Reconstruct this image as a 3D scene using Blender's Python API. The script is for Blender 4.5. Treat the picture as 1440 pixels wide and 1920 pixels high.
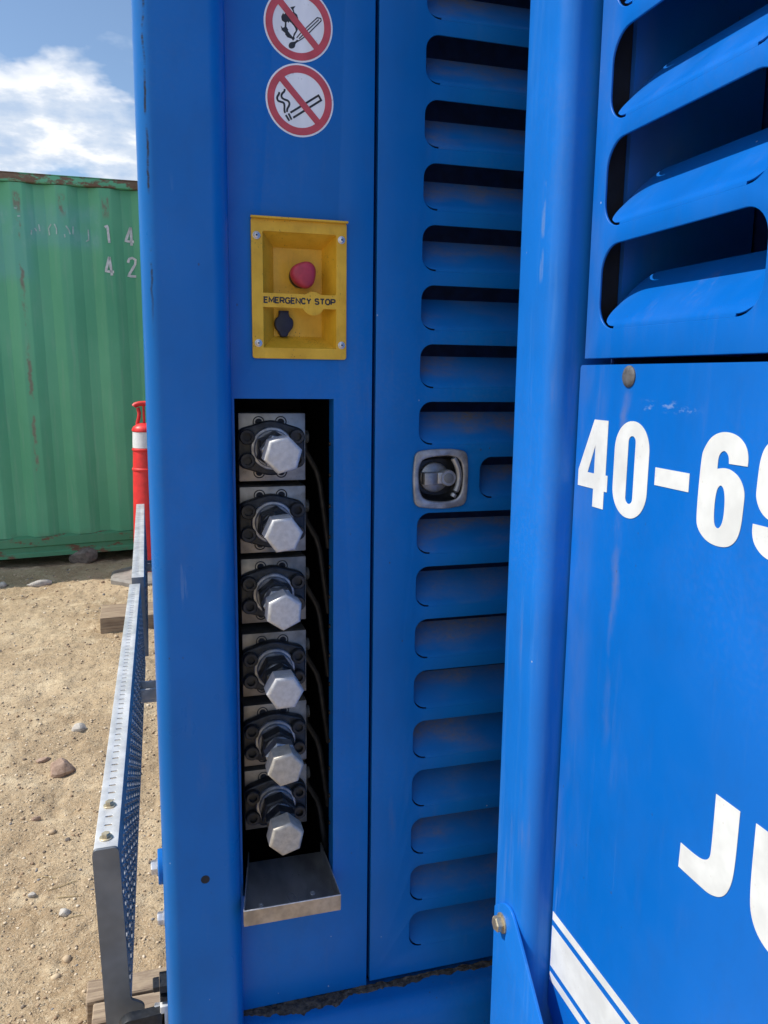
import bpy, bmesh, math, random
from mathutils import Vector, Matrix, noise
random.seed(7)
R = math.radians
scene = bpy.context.scene
for o in list(bpy.data.objects): bpy.data.objects.remove(o)
col = scene.collection

# ------------------------------------------------------------------ camera
cam_data = bpy.data.cameras.new('camera')
cam = bpy.data.objects.new('camera', cam_data); col.objects.link(cam)
YAW, PITCH, ROLL = R(16.45), R(9.57), R(0.705)
Fv = Vector((math.sin(YAW)*math.cos(PITCH), math.cos(YAW)*math.cos(PITCH), -math.sin(PITCH)))
Rv = Vector((math.cos(YAW), -math.sin(YAW), 0)); Uv = Rv.cross(Fv)
Rr = math.cos(ROLL)*Rv + math.sin(ROLL)*Uv; Ur = -math.sin(ROLL)*Rv + math.cos(ROLL)*Uv
M = Matrix((Rr, Ur, -Fv)).transposed().to_4x4(); M.translation = (0, -1.15, 1.2)
cam.matrix_world = M
cam_data.sensor_fit = 'VERTICAL'; cam_data.sensor_height = 36; cam_data.lens = 1510/1920*36
cam_data.clip_start = 0.02; cam_data.clip_end = 2000
scene.camera = cam
scene.render.resolution_x = 768; scene.render.resolution_y = 1024

# ------------------------------------------------------------------ world, sun, exposure
SUN = Vector((-1, .19, 1.235)).normalized()
world = bpy.data.worlds.new('World'); scene.world = world; world.use_nodes = True
wt = world.node_tree; wt.nodes.clear()
def wn(t, **k):
    n = wt.nodes.new(t)
    for a, v in k.items(): setattr(n, a, v)
    return n
sky = wn('ShaderNodeTexSky', sky_type='NISHITA', sun_disc=False, sun_elevation=math.asin(SUN.z),
         sun_rotation=math.atan2(SUN.x, SUN.y), air_density=1.0, dust_density=0.15, ozone_density=2.2)
tc = wn('ShaderNodeTexCoord')
sep = wn('ShaderNodeSeparateXYZ'); wt.links.new(tc.outputs['Generated'], sep.inputs[0])
def wmath(op, a, b=None):
    n = wn('ShaderNodeMath', operation=op)
    for i, v in enumerate((a, b)):
        if v is None: continue
        if isinstance(v, (int, float)): n.inputs[i].default_value = v
        else: wt.links.new(v, n.inputs[i])
    return n.outputs[0]
zz = wmath('ADD', wmath('MAXIMUM', sep.outputs['Z'], 0.0), .22)
comb = wn('ShaderNodeCombineXYZ')
wt.links.new(wmath('DIVIDE', sep.outputs['X'], zz), comb.inputs[0])
wt.links.new(wmath('DIVIDE', sep.outputs['Y'], zz), comb.inputs[1])
def wnoise(scale, det, rough, off, dist=0.0):
    mp = wn('ShaderNodeMapping'); mp.inputs['Location'].default_value = off
    wt.links.new(comb.outputs[0], mp.inputs[0])
    n = wn('ShaderNodeTexNoise'); n.inputs['Scale'].default_value = scale; n.inputs['Detail'].default_value = det
    n.inputs['Roughness'].default_value = rough; n.inputs['Distortion'].default_value = dist
    wt.links.new(mp.outputs[0], n.inputs['Vector']); return n.outputs['Fac']
CLOUD_OFF = (-4.06, 7.485, 0); CLOUD_SC = 1.7
cn = wnoise(CLOUD_SC, 6, .54, CLOUD_OFF)
def wramp(fac, stops):
    r = wn('ShaderNodeValToRGB'); e = r.color_ramp.elements
    while len(e) < len(stops): e.new(.5)
    for i, (p, c) in enumerate(stops):
        e[i].position = p; e[i].color = (*c, 1) if isinstance(c, tuple) else (c, c, c, 1)
    wt.links.new(fac, r.inputs[0]); return r.outputs[0]
cmask = wramp(cn, [(.425, 0.0), (.465, .65), (.515, 1.0)])
cs = wnoise(6.5, 5, .56, (4.1, .7, 2.0))
ccol = wramp(cs, [(.38, (3.5, 4.4, 5.8)), (.50, (4.8, 5.4, 6.3)), (.60, (7.2, 7.3, 7.5))])
mix = wn('ShaderNodeMix', data_type='RGBA')
wt.links.new(cmask, mix.inputs['Factor']); wt.links.new(sky.outputs[0], mix.inputs[6]); wt.links.new(ccol, mix.inputs[7])
bg = wn('ShaderNodeBackground'); bg.inputs['Strength'].default_value = 0.105
wt.links.new(mix.outputs[2], bg.inputs[0])
wo = wn('ShaderNodeOutputWorld'); wt.links.new(bg.outputs[0], wo.inputs[0])

sun_d = bpy.data.lights.new('sun', 'SUN'); sun_d.energy = 3.3; sun_d.angle = R(.5); sun_d.color = (1, .95, .87)
sun_o = bpy.data.objects.new('sun', sun_d); col.objects.link(sun_o)
sun_o.rotation_euler = SUN.to_track_quat('Z', 'Y').to_euler(); sun_o.location = (-4, 1, 6)

scene.render.engine = 'CYCLES'
world.cycles.sampling_method = 'MANUAL'; world.cycles.sample_map_resolution = 512
scene.view_settings.view_transform = 'Standard'; scene.view_settings.look = 'None'
scene.view_settings.gamma = 1; scene.view_settings.exposure = 0.5
scene.view_settings.use_curve_mapping = False
scene.cycles.max_bounces = 6; scene.cycles.diffuse_bounces = 4; scene.cycles.glossy_bounces = 4

# ------------------------------------------------------------------ materials
class NT:
    def __init__(s, name):
        s.m = bpy.data.materials.new(name); s.m.use_nodes = True; s.t = s.m.node_tree
        s.b = s.t.nodes['Principled BSDF']; s._pos = None
    def n(s, t, **k):
        x = s.t.nodes.new(t)
        for a, v in k.items(): setattr(x, a, v)
        return x
    def link(s, a, b): s.t.links.new(a, b)
    def put(s, sock, v):
        if v is None: return
        if isinstance(v, (int, float)): sock.default_value = v
        elif isinstance(v, tuple): sock.default_value = (*v, 1) if len(v) == 3 and sock.type == 'RGBA' else v
        else: s.link(v, sock)
    @property
    def pos(s):
        if s._pos is None: s._pos = s.n('ShaderNodeNewGeometry').outputs['Position']
        return s._pos
    def noise(s, scale, det=4, rough=.55, sc=(1, 1, 1), off=(0, 0, 0), dist=0.0, vec=None):
        mp = s.n('ShaderNodeMapping'); mp.inputs['Scale'].default_value = sc; mp.inputs['Location'].default_value = off
        s.link(vec or s.pos, mp.inputs[0])
        x = s.n('ShaderNodeTexNoise'); x.inputs['Scale'].default_value = scale; x.inputs['Detail'].default_value = det
        x.inputs['Roughness'].default_value = rough; x.inputs['Distortion'].default_value = dist
        s.link(mp.outputs[0], x.inputs['Vector']); return x.outputs['Fac']
    def vor(s, scale, sc=(1, 1, 1), feature='F1'):
        mp = s.n('ShaderNodeMapping'); mp.inputs['Scale'].default_value = sc; s.link(s.pos, mp.inputs[0])
        x = s.n('ShaderNodeTexVoronoi', feature=feature); x.inputs['Scale'].default_value = scale
        s.link(mp.outputs[0], x.inputs['Vector']); return x
    def ramp(s, fac, a, b, va=0.0, vb=1.0):
        x = s.n('ShaderNodeMapRange', clamp=True, interpolation_type='SMOOTHSTEP')
        s.put(x.inputs[0], fac); x.inputs[1].default_value = a; x.inputs[2].default_value = b
        x.inputs[3].default_value = va; x.inputs[4].default_value = vb; return x.outputs[0]
    def mul(s, *a):
        r = a[0]
        for v in a[1:]: r = s.math('MULTIPLY', r, v)
        return r
    def math(s, op, a, b=None):
        x = s.n('ShaderNodeMath', operation=op); s.put(x.inputs[0], a); s.put(x.inputs[1], b); return x.outputs[0]
    def mix(s, f, a, b):
        x = s.n('ShaderNodeMix', data_type='RGBA'); s.put(x.inputs['Factor'], f); s.put(x.inputs[6], a); s.put(x.inputs[7], b)
        return x.outputs[2]
    def xyz(s, vec=None):
        x = s.n('ShaderNodeSeparateXYZ'); s.link(vec or s.pos, x.inputs[0]); return x.outputs
    def band(s, v, c, half, soft):
        d = s.math('ABSOLUTE', s.math('SUBTRACT', v, c)); return s.ramp(d, half, half+soft, 1, 0)
    def bump(s, h, dist=.001, strength=1.0, prev=None):
        x = s.n('ShaderNodeBump'); x.inputs['Distance'].default_value = dist; x.inputs['Strength'].default_value = strength
        s.link(h, x.inputs['Height'])
        if prev is not None: s.link(prev, x.inputs['Normal'])
        return x.outputs[0]
    def out(s, color=None, rough=None, metal=None, normal=None, spec=None, coat=None, coat_rough=None):
        b = s.b
        s.put(b.inputs['Base Color'], color); s.put(b.inputs['Roughness'], rough); s.put(b.inputs['Metallic'], metal)
        if normal is not None: s.link(normal, b.inputs['Normal'])
        s.put(b.inputs['Specular IOR Level'], spec); s.put(b.inputs['Coat Weight'], coat); s.put(b.inputs['Coat Roughness'], coat_rough)
        return s.m

BLUE_SHADED = (.001, .136, .465)  # paint colour darkened for the shaded faces
DUST = (.26, .21, .17)
def paint(name, blue=BLUE_SHADED, dust=.35, chips=1.0, extra=None, rough=.38):
    k = NT(name)
    big = k.noise(2.2, 2, .6)
    mot = k.noise(26, 4, .62, (1, 1, .55), (2, 8, 5))
    c = k.mix(k.ramp(big, .35, .7), tuple(v*.92 for v in blue), tuple(min(1, v*1.10+.002) for v in blue))
    c = k.mix(k.mul(k.ramp(mot, .40, .72), .16), c, tuple(v*.55+.012 for v in blue))
    streak = k.ramp(k.noise(9, 4, .65, (6, 6, .5)), .52, .82)
    cloud = k.ramp(k.noise(5, 4, .6, off=(3, 1, 9)), .45, .75)
    d = k.mul(streak, cloud, dust)
    fine = k.ramp(k.noise(160, 1, .6), .42, .7)
    d = k.math('ADD', d, k.mul(k.ramp(big, .4, .75), fine, dust*.2))
    if extra: c, d = extra(k, c, d)
    c = k.mix(d, c, DUST)
    if chips:
        sel = k.noise(4.3, 2, .6, off=(5, 2, 8))
        v = k.vor(46, (1, 1, .7))
        ch = k.mul(k.ramp(v.outputs['Distance'], .035, .075, 1, 0), k.ramp(sel, .56-.03*chips, .60))
        c = k.mix(k.math('MULTIPLY', ch, .6), c, (.05, .05, .055))
        v2 = k.vor(27, (1, 1, .8))
        ch2 = k.mul(k.ramp(v2.outputs['Distance'], .018, .034, 1, 0), k.ramp(sel, .50, .46))
        c = k.mix(k.math('MULTIPLY', ch2, .75), c, (.42, .48, .56))
        scr = k.mul(k.ramp(k.noise(70, 3, .6, (1, 1, .035), (6, 6, 1)), .70, .74), k.ramp(k.noise(3.0, 2, .5, off=(9, 3, 4)), .52, .62), .3)
        c = k.mix(scr, c, (.16, .28, .50))
    r = k.math('ADD', k.ramp(k.noise(14, 2, .6), .3, .75, rough-.07, rough+.1), k.math('MULTIPLY', d, .5))
    wav = k.bump(k.noise(3.0, 1, .4), .0035, .35)
    return k.out(c, r, 0.0, wav, .26)

def x_louvre(k, c, d):
    lz = k.xyz(k.n('ShaderNodeTexCoord').outputs['Object'])['Z']
    n = k.noise(13, 3, .55, (.7, 1, 1.8), (2, 5, 1))
    a = k.mul(k.ramp(k.math('ADD', lz, k.ramp(n, .25, .75, -.022, .022)), .004, .060), k.ramp(k.noise(8, 2, .5, (1, 1, 1.5), (4, 4, 4)), .3, .7, .15, 1))
    g = k.ramp(k.noise(120, 3, .65, (1, 1, 2)), .3, .7, .45, 1)
    c = k.mix(k.mul(a, g, .98), c, (.175, .155, .135))
    return c, d
def x_post(k, c, d):
    p = k.xyz()
    wob = k.ramp(k.noise(16, 4, .6, (0, 0, 1)), .2, .8, .0105, .0155)
    line = k.ramp(k.math('ABSOLUTE', k.math('SUBTRACT', p['X'], wob)), .0007, .0019, 1, 0)
    brk = k.ramp(k.noise(11, 6, .7, (0, 0, 1), (0, 0, 3.3)), .46, .56)
    hz = k.ramp(p['Z'], 1.22, 1.36)
    fr = k.ramp(p['Y'], -.028, -.032)
    c = k.mix(k.mul(line, brk, hz, fr, .95), c, (.02, .025, .035))
    sc = k.mul(k.ramp(k.noise(60, 4, .7, (1, 1, .09), (3, 3, 3)), .66, .72), k.ramp(k.noise(5, 2, .5, off=(8, 8, 1)), .5, .62), .15)
    return k.mix(sc, c, (.30, .4, .55)), d
def x_right(k, c, d):
    p = k.xyz()
    drip = k.mul(k.ramp(k.math('ABSOLUTE', k.math('SUBTRACT', p['Y'], k.ramp(k.noise(12, 4, .6, (0, 0, 1)), .2, .8, -.357, -.337))), .0005, .011, 1, 0),
                 k.ramp(p['Z'], .72, .9), k.ramp(p['Z'], 1.195, 1.18), k.ramp(k.noise(26, 4, .6, (1, 1, .35)), .35, .68), .26)
    edge = k.mul(k.ramp(p['Y'], -.32, -.262), k.ramp(k.noise(8, 4, .6, (1, 1, .4), (4, 4, 4)), .45, .7), .13)
    smear = k.mul(k.band(p['Y'], -.425, .03, .03), k.band(p['Z'], 1.172, .002, .006), k.ramp(k.noise(70, 4, .6, (1, 1, 2)), .5, .66), .35)
    d = k.math('ADD', d, k.math('ADD', drip, edge)); 
    return k.mix(smear, c, (.35, .45, .6)), d
def x_rpost(k, c, d):
    p = k.xyz()
    sc = k.mul(k.band(p['Y'], -.205, .0025, .004), k.math('ADD', k.band(p['Z'], 1.405, .028, .008), k.band(p['Z'], 1.338, .012, .012)), k.ramp(k.noise(60, 3, .6, (1, 1, .4)), .42, .62), .25)
    rub = k.mul(k.ramp(k.noise(22, 4, .65, (2, 2, .12), (9, 2, 4)), .52, .72), .10)
    return k.mix(rub, k.mix(sc, c, (.30, .36, .38)), (.2, .42, .8)), d

mat = {}
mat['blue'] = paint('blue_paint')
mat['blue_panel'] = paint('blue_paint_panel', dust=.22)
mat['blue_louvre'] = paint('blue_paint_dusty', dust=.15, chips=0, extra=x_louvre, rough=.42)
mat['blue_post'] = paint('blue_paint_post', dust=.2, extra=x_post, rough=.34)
mat['blue_right'] = paint('blue_paint_sunlit_side', (.001, .132, .54), dust=.2, extra=x_right, rough=.36)  # same paint in a lighter blue, as its sunlit copy
mat['blue_rpost'] = paint('blue_paint_sunlit_rubbed', (.008, .165, .62), dust=.3, extra=x_rpost, rough=.36)  # blue lightened for sun and sky reflection, plus rubbed streaks and scratches

def simple(name, color, rough=.5, metal=0.0, var=.25, scale=40, bump=.0002, spec=None, sc=(1, 1, 1), speck=None):
    k = NT(name)
    f = k.ramp(k.noise(scale, 3, .6, sc), .3, .72)
    c = k.mix(f, tuple(v*(1-var) for v in color), tuple(min(1, v*(1+var)) for v in color))
    if speck:
        v = k.vor(speck[0]); c = k.mix(k.mul(k.ramp(v.outputs['Distance'], .12, .2, 1, 0), k.ramp(k.noise(speck[0]*.35, 3, .5), .48, .6), speck[2]), c, speck[1])
    return k.out(c, k.ramp(k.noise(scale*.6, 2, .6, sc, (4, 4, 4)), .3, .75, max(.05, rough-.1), min(1, rough+.12)), metal,
                 k.bump(k.noise(scale*5, 1, .6, sc), bump, .6), spec)
mat['black_in'] = simple('interior_shade_black', (.006, .008, .014), .7)  # black colour stands for the shade inside cabinet and holes
mat['navy_in'] = simple('interior_shade_navy', (.003, .030, .15), .6)  # blue darkened so the colour carries the shade behind the louvres
mat['black_ox'] = simple('black_oxide_steel', (.022, .024, .028), .42, .3, .35, 120, .0002)
mat['rubber'] = simple('black_rubber', (.018, .018, .02), .6, 0, .3, 60)
mat['navy'] = simple('dark_blue_plastic', (.012, .016, .04), .5, 0, .25, 60)
mat['hose'] = simple('black_hose_rubber', (.03, .03, .034), .5, 0, .3, 90)
mat['steel'] = simple('plated_steel_block', (.34, .31, .265), .42, .7, .3, 30, .0002, speck=(420, (.05, .045, .04), .8))
mat['cap'] = simple('zinc_plated_cap', (.50, .50, .51), .48, .4, .10, 150, .0003, speck=(820, (.12, .11, .10), .75))
mat['cap_warm'] = simple('tarnished_zinc_cap', (.44, .41, .36), .5, .4, .14, 120, .0003, speck=(820, (.10, .09, .07), .8))
mat['steel_dark'] = simple('darker_plated_block', (.25, .225, .19), .42, .7, .35, 26, .0002, speck=(420, (.04, .035, .03), .8))  # darker steel tone for the lower port blocks
mat['collar'] = simple('grey_steel_collar', (.30, .31, .33), .42, .8, .25, 90)
mat['galv'] = simple('galvanised_steel', (.60, .60, .59), .5, .4, .14, 26, .0002, speck=(160, (.38, .37, .35), .5))
mat['galv_tread'] = simple('darker_galvanised_tread', (.34, .35, .37), .5, .6, .25, 40, .0002)  # toned darker than the flange
mat['galv_dark'] = simple('dull_galvanised_plate', (.17, .185, .205), .55, .45, .18, 14, .0002)
mat['tray'] = simple('raw_sheet_steel', (.36, .365, .38), .36, .7, .35, 18, .0002, sc=(1, .4, 1), speck=(260, (.07, .065, .06), .8))
mat['tray_lip'] = simple('tarnished_sheet_steel', (.42, .34, .25), .5, .5, .25, 40, .0002)
mat['plug'] = simple('dark_weathered_plug', (.10, .10, .105), .6, .2, .4, 90)
mat['bolt'] = simple('yellow_zinc_bolt', (.52, .44, .30), .42, .7, .25, 120)
mat['silver'] = simple('bright_zinc_bolt', (.62, .62, .63), .38, .75, .18, 120)
mat['pewter'] = simple('cast_grey_latch', (.33, .34, .36), .42, .6, .25, 70, .0002)
mat['red_btn'] = simple('faded_red_plastic', (.44, .035, .065), .52, 0, .16, 60, .0001)
mat['red_sign'] = simple('sun_faded_red_print', (.56, .075, .095), .5, 0, .1, 50, .00005)
mat['white_sign'] = simple('white_vinyl', (.84, .86, .88), .48, 0, .08, 26, .00005, sc=(1, 1, .35), speck=(160, (.30, .30, .30), .4))
mat['black_sign'] = simple('black_print', (.016, .018, .024), .5, 0, .2, 60, .00005)
mat['letter'] = simple('white_letter_vinyl', (.66, .69, .70), .45, 0, .09, 22, .00005, speck=(140, (.5, .49, .46), .35))
mat['cone_red'] = simple('red_orange_plastic', (.78, .034, .036), .48, 0, .12, 18)
mat['cone_white'] = simple('white_reflective_band', (.78, .78, .80), .4, 0, .06, 30)
mat['cone_base'] = simple('dusty_grey_rubber', (.24, .22, .20), .8, 0, .3, 9)
mat['stencil'] = simple('chalky_white_stencil_paint', (.66, .68, .67), .7, 0, .15, 30)
mat['ghost'] = simple('faint_white_paint', (.42, .56, .52), .75, 0, .2, 30)

def yellow():
    k = NT('yellow_painted_plate')
    c = k.mix(k.ramp(k.noise(22, 5, .6), .3, .7), (.66, .37, .022), (.82, .49, .04))
    spk = k.mul(k.ramp(k.vor(330, (1, 1, .6)).outputs['Distance'], .16, .26, 1, 0), k.ramp(k.noise(30, 4, .6), .5, .66))
    low = k.ramp(k.noise(120, 4, .7, (1, 1, .25)), .5, .68)
    p = k.xyz()
    d = k.math('ADD', k.math('MULTIPLY', spk, .7), k.mul(low, .10))
    c = k.mix(d, c, (.06, .042, .02))
    return k.out(c, k.ramp(k.noise(40, 4), .3, .7, .36, .55), 0, k.bump(k.noise(500, 3), .00015, .5), .4)
mat['yellow'] = yellow()
def wood():
    k = NT('weathered_timber')
    g = k.noise(9, 6, .6, (1, 14, 14), dist=.4)
    c = k.mix(k.ramp(g, .3, .72), (.20, .14, .095), (.42, .32, .22))
    c = k.mix(k.ramp(k.noise(7, 5, .6), .5, .7), c, (.45, .35, .23))
    return k.out(c, .85, 0, k.bump(g, .004, .8))
mat['wood'] = wood()
def grime():
    k = NT('caked_grime')
    c = k.mix(k.ramp(k.noise(120, 6, .7), .35, .7), (.018, .017, .018), (.10, .085, .07))
    return k.out(c, .9, 0, k.bump(k.noise(220, 5, .7), .0012, 1))
mat['grime'] = grime()
def rockm(name, a, b):
    k = NT(name)
    return k.out(k.mix(k.ramp(k.noise(30, 7, .65), .3, .7), a, b), .85, 0, k.bump(k.noise(90, 7, .65), .003, .8))
mat['rock_tan'] = rockm('sandy_brown_rock', (.27, .175, .125), (.46, .33, .25))
mat['rock_grey'] = rockm('grey_rock', (.34, .31, .28), (.58, .54, .48))
mat['rock_dark'] = rockm('dark_boulder', (.10, .085, .075), (.24, .20, .17))
mat['straw'] = simple('dry_straw', (.42, .32, .17), .8, 0, .2, 60)
def ground_mat():
    k = NT('sandy_dirt')
    n1 = k.ramp(k.noise(1.6, 6, .62), .3, .7)
    c = k.mix(n1, (.37, .265, .160), (.55, .425, .275))
    c = k.mix(k.mul(k.ramp(k.noise(9, 5, .66, off=(2, 2, 2)), .48, .7), .7), c, (.68, .55, .37))
    c = k.mix(k.mul(k.ramp(k.noise(34, 6, .7, off=(5, 1, 3)), .54, .68), .6), c, (.24, .16, .095))
    c = k.mix(k.mul(k.ramp(k.noise(150, 4, .7), .52, .66), .6), c, (.72, .60, .43))
    v = k.vor(85); g = k.ramp(v.outputs['Distance'], .10, .42, 1, 0)
    sel = k.ramp(k.noise(60, 2, .5, off=(3, 9, 1)), .52, .6)
    c = k.mix(k.mul(g, sel, .6), c, (.62, .53, .40))
    h = k.math('ADD', k.math('MULTIPLY', k.noise(26, 5, .7), 1.0), k.math('MULTIPLY', k.mul(g, sel), .35))
    b1 = k.bump(h, .018, 1.0); b2 = k.bump(k.noise(240, 3, .75), .003, 1.0, b1)
    return k.out(c, .95, 0, b2, .15)
mat['ground'] = ground_mat()

def green_mat(name, rail=0):
    k = NT(name)
    tcx = k.n('ShaderNodeTexCoord').outputs['Object']; p = k.xyz(tcx)
    c = k.mix(k.ramp(k.noise(1.3, 5, .6, (1, 1, .6), vec=tcx), .3, .7), (.100, .395, .215), (.150, .485, .28))
    c = k.mix(k.mul(k.ramp(k.noise(7, 6, .65, (4, 4, .35), vec=tcx), .5, .75), .3), c, (.27, .46, .33))
    if rail == 0:
        patch = k.mul(k.ramp(p['X'], -.98, -.80), k.ramp(p['X'], -.17, -.26), k.ramp(p['Z'], 2.10, 2.20), k.ramp(p['Z'], 2.47, 2.34))
        patch2 = k.mul(k.ramp(p['X'], -.95, -.85), k.ramp(p['X'], -.60, -.72), k.ramp(p['Z'], 1.88, 1.98), k.ramp(p['Z'], 2.47, 2.34))
        pp = k.mul(k.math('MAXIMUM', patch, patch2), k.ramp(k.noise(6, 5, .6, vec=tcx), .25, .6, .35, 1), .55)
        c = k.mix(pp, c, (.15, .44, .40))
        c = k.mix(k.mul(patch, k.ramp(k.noise(20, 4, .6, (1, 1, .5), vec=tcx), .5, .7), .25), c, (.30, .50, .50))
        # rust worn through on the outer ribs
        rib = k.math('ABSOLUTE', k.math('SUBTRACT', k.math('FRACT', k.math('DIVIDE', k.math('ADD', p['X'], .725+.139+2.78), .278)), .5))
        core = k.ramp(rib, .05, .10, 1, 0)
        top = k.mul(k.ramp(p['Z'], 2.33, 2.40), k.ramp(p['Z'], 2.50, 2.47))
        r1 = k.mul(core, top, k.ramp(k.noise(26, 6, .7, (1, 1, .5), vec=tcx), .42, .56))
        strip = k.mul(k.ramp(k.math('ABSOLUTE', k.math('SUBTRACT', p['X'], k.ramp(k.noise(8, 4, .6, (0, 0, 1), vec=tcx), .2, .8, -.745, -.71))), .003, .018, 1, 0),
                      k.ramp(k.noise(7, 5, .7, (1, 1, .5), (1, 4, 2), vec=tcx), .46, .56), k.ramp(p['Z'], .55, .62))
        c = k.mix(k.math('MULTIPLY', k.math('MAXIMUM', r1, strip), .8), c, k.mix(k.noise(40, 4, vec=tcx), (.16, .085, .06), (.30, .24, .2)))
        misc = k.mul(core, k.ramp(k.noise(9, 6, .72, (1, 1, .7), (8, 3, 5), vec=tcx), .66, .70), .8)
        c = k.mix(misc, c, (.17, .10, .075))
        c = k.mix(k.mul(k.ramp(p['Z'], .22, .12), k.ramp(k.noise(12, 5, vec=tcx), .4, .6), .5), c, (.12, .15, .08))
    else:
        if rail == 2: c = k.mix(.45, c, (.05, .13, .06))
        th = .46 if rail == 1 else .53
        ru = k.ramp(k.noise(5, 8, .7, (1, 1, 2.5), (3, 3, rail), vec=tcx), th, th+.06)
        c = k.mix(k.math('MULTIPLY', ru, .9), c, k.mix(k.noise(50, 4, vec=tcx), (.14, .055, .035), (.24, .11, .07)))
    return k.out(c, k.ramp(k.noise(5, 4, vec=tcx), .3, .7, .42, .6), 0, k.bump(k.noise(3, 3, vec=tcx), .006, .4), .35)
mat['green'] = green_mat('green_container_paint')
mat['green_rail'] = green_mat('rusty_green_rail_paint', 1)
mat['green_rail2'] = green_mat('worn_green_rail_paint', 2)

# ------------------------------------------------------------------ object helpers
def tag(o, label=None, cat=None, group=None, kind=None):
    if label: o['label'] = label
    if cat: o['category'] = cat
    if group: o['group'] = group
    if kind: o['kind'] = kind
    return o
def empty(name, loc=(0, 0, 0), rot=(0, 0, 0)):
    o = bpy.data.objects.new(name, None); col.objects.link(o); o.location = loc; o.rotation_euler = rot
    o.empty_display_size = .05; return o
def link_mesh(name, me, m=None, parent=None, loc=None, rot=None):
    o = bpy.data.objects.new(name, me); col.objects.link(o)
    if m is not None and not me.materials: me.materials.append(mat[m])
    if parent is not None: o.parent = parent
    if loc is not None: o.location = loc
    if rot is not None: o.rotation_euler = rot
    return o
def finish(bm, name, smooth=35):
    me = bpy.data.meshes.new(name)
    bmesh.ops.recalc_face_normals(bm, faces=bm.faces)
    bm.to_mesh(me); bm.free()
    if smooth:
        me.shade_smooth(); me.set_sharp_from_angle(angle=R(smooth))
    return me
def obj(name, bm, m, parent=None, loc=None, rot=None, smooth=35):
    return link_mesh(name, finish(bm, name, smooth), m, parent, loc, rot)

def chaikin(pts, it=2):
    pts = [(p[0], p[1], len(p) > 2) for p in pts]
    for _ in range(it):
        q = []; n = len(pts)
        for i in range(n):
            a, b = pts[i], pts[(i+1) % n]
            if a[2]: q.append(a)
            fa = 0 if a[2] else .25
            if not a[2]: q.append((a[0]*.75+b[0]*.25, a[1]*.75+b[1]*.25, False))
            if not b[2]: q.append((a[0]*.25+b[0]*.75, a[1]*.25+b[1]*.75, False))
        pts = q
    return [(p[0], p[1]) for p in pts]
def rrect(x0, y0, x1, y1, r, n=6):
    p = []
    for cx, cy, a0 in ((x1-r, y1-r, 0), (x0+r, y1-r, 90), (x0+r, y0+r, 180), (x1-r, y0+r, 270)):
        for i in range(n+1):
            a = R(a0+90*i/n); p.append((cx+r*math.cos(a), cy+r*math.sin(a)))
    return p
def circ(cx, cy, r, n=40): return [(cx+r*math.cos(2*math.pi*i/n), cy+r*math.sin(2*math.pi*i/n)) for i in range(n)]
# frames: (origin, u, v, outward normal)
FA = (Vector((0, 0, 0)), Vector((1, 0, 0)), Vector((0, 0, 1)), Vector((0, -1, 0)))
XB = .52
FB = (Vector((XB, 0, 0)), Vector((0, -1, 0)), Vector((0, 0, 1)), Vector((-1, 0, 0)))
def plate_mesh(name, loops, th, frame=FA, d=0.0, bevel=0.0, smooth=35, bres=2):
    """closed outlines (first outer, others holes) as a sheet whose outer face lies d proud of the frame plane"""
    cu = bpy.data.curves.new('tmp', 'CURVE'); cu.dimensions = '2D'; cu.fill_mode = 'BOTH'
    for L in loops:
        sp = cu.splines.new('POLY'); sp.points.add(len(L)-1)
        for i, p in enumerate(L): sp.points[i].co = (p[0], p[1], 0, 1)
        sp.use_cyclic_u = True
    cu.extrude = max(0, th/2-bevel); cu.bevel_depth = bevel; cu.offset = -bevel if bevel else 0; cu.bevel_resolution = bres
    to = bpy.data.objects.new('tmp', cu); me = bpy.data.meshes.new_from_object(to); me.name = name
    bpy.data.objects.remove(to); bpy.data.curves.remove(cu)
    O, u, v, n = frame
    for w in me.vertices:
        a, b, c = w.co; w.co = O + u*a + v*b + n*(d - th/2 + c)
    bm = bmesh.new(); bm.from_mesh(me)
    bmesh.ops.remove_doubles(bm, verts=bm.verts, dist=1e-6)
    bmesh.ops.recalc_face_normals(bm, faces=bm.faces); bm.to_mesh(me); bm.free(); me.materials.clear()
    if smooth: me.shade_smooth(); me.set_sharp_from_angle(angle=R(smooth))
    return me
def plate(name, loops, th, m, parent=None, frame=FA, d=0.0, bevel=0.0, smooth=35):
    return link_mesh(name, plate_mesh(name, loops, th, frame, d, bevel, smooth), m, parent)
def box(bm, x0, y0, z0, x1, y1, z1, bev=0.0, seg=2):
    r = bmesh.ops.create_cube(bm, size=1)
    vs = r['verts']
    for v in vs: v.co = Vector(((x0+x1)/2+v.co.x*(x1-x0), (y0+y1)/2+v.co.y*(y1-y0), (z0+z1)/2+v.co.z*(z1-z0)))
    if bev:
        es = list({e for v in vs for e in v.link_edges})
        bmesh.ops.bevel(bm, geom=es, offset=bev, segments=seg, profile=.5, affect='EDGES')
    return bm
def bx(*a, **k): return box(bmesh.new(), *a, **k)
def cyl(bm, p0, p1, r0, r1=None, n=24, cap=True, phase=0.0):
    p0, p1 = Vector(p0), Vector(p1); r1 = r0 if r1 is None else r1
    ax = (p1-p0).normalized(); t = Vector((0, 0, 1)) if abs(ax.z) < .9 else Vector((1, 0, 0))
    a = ax.cross(t).normalized(); b = ax.cross(a)
    v0 = []; v1 = []
    for i in range(n):
        t = 2*math.pi*i/n+phase; d = a*math.cos(t)+b*math.sin(t)
        v0.append(bm.verts.new(p0+d*r0)); v1.append(bm.verts.new(p1+d*r1))
    for i in range(n): bm.faces.new((v0[i], v0[(i+1) % n], v1[(i+1) % n], v1[i]))
    if cap: bm.faces.new(v0); bm.faces.new(v1)
    return bm
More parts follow.
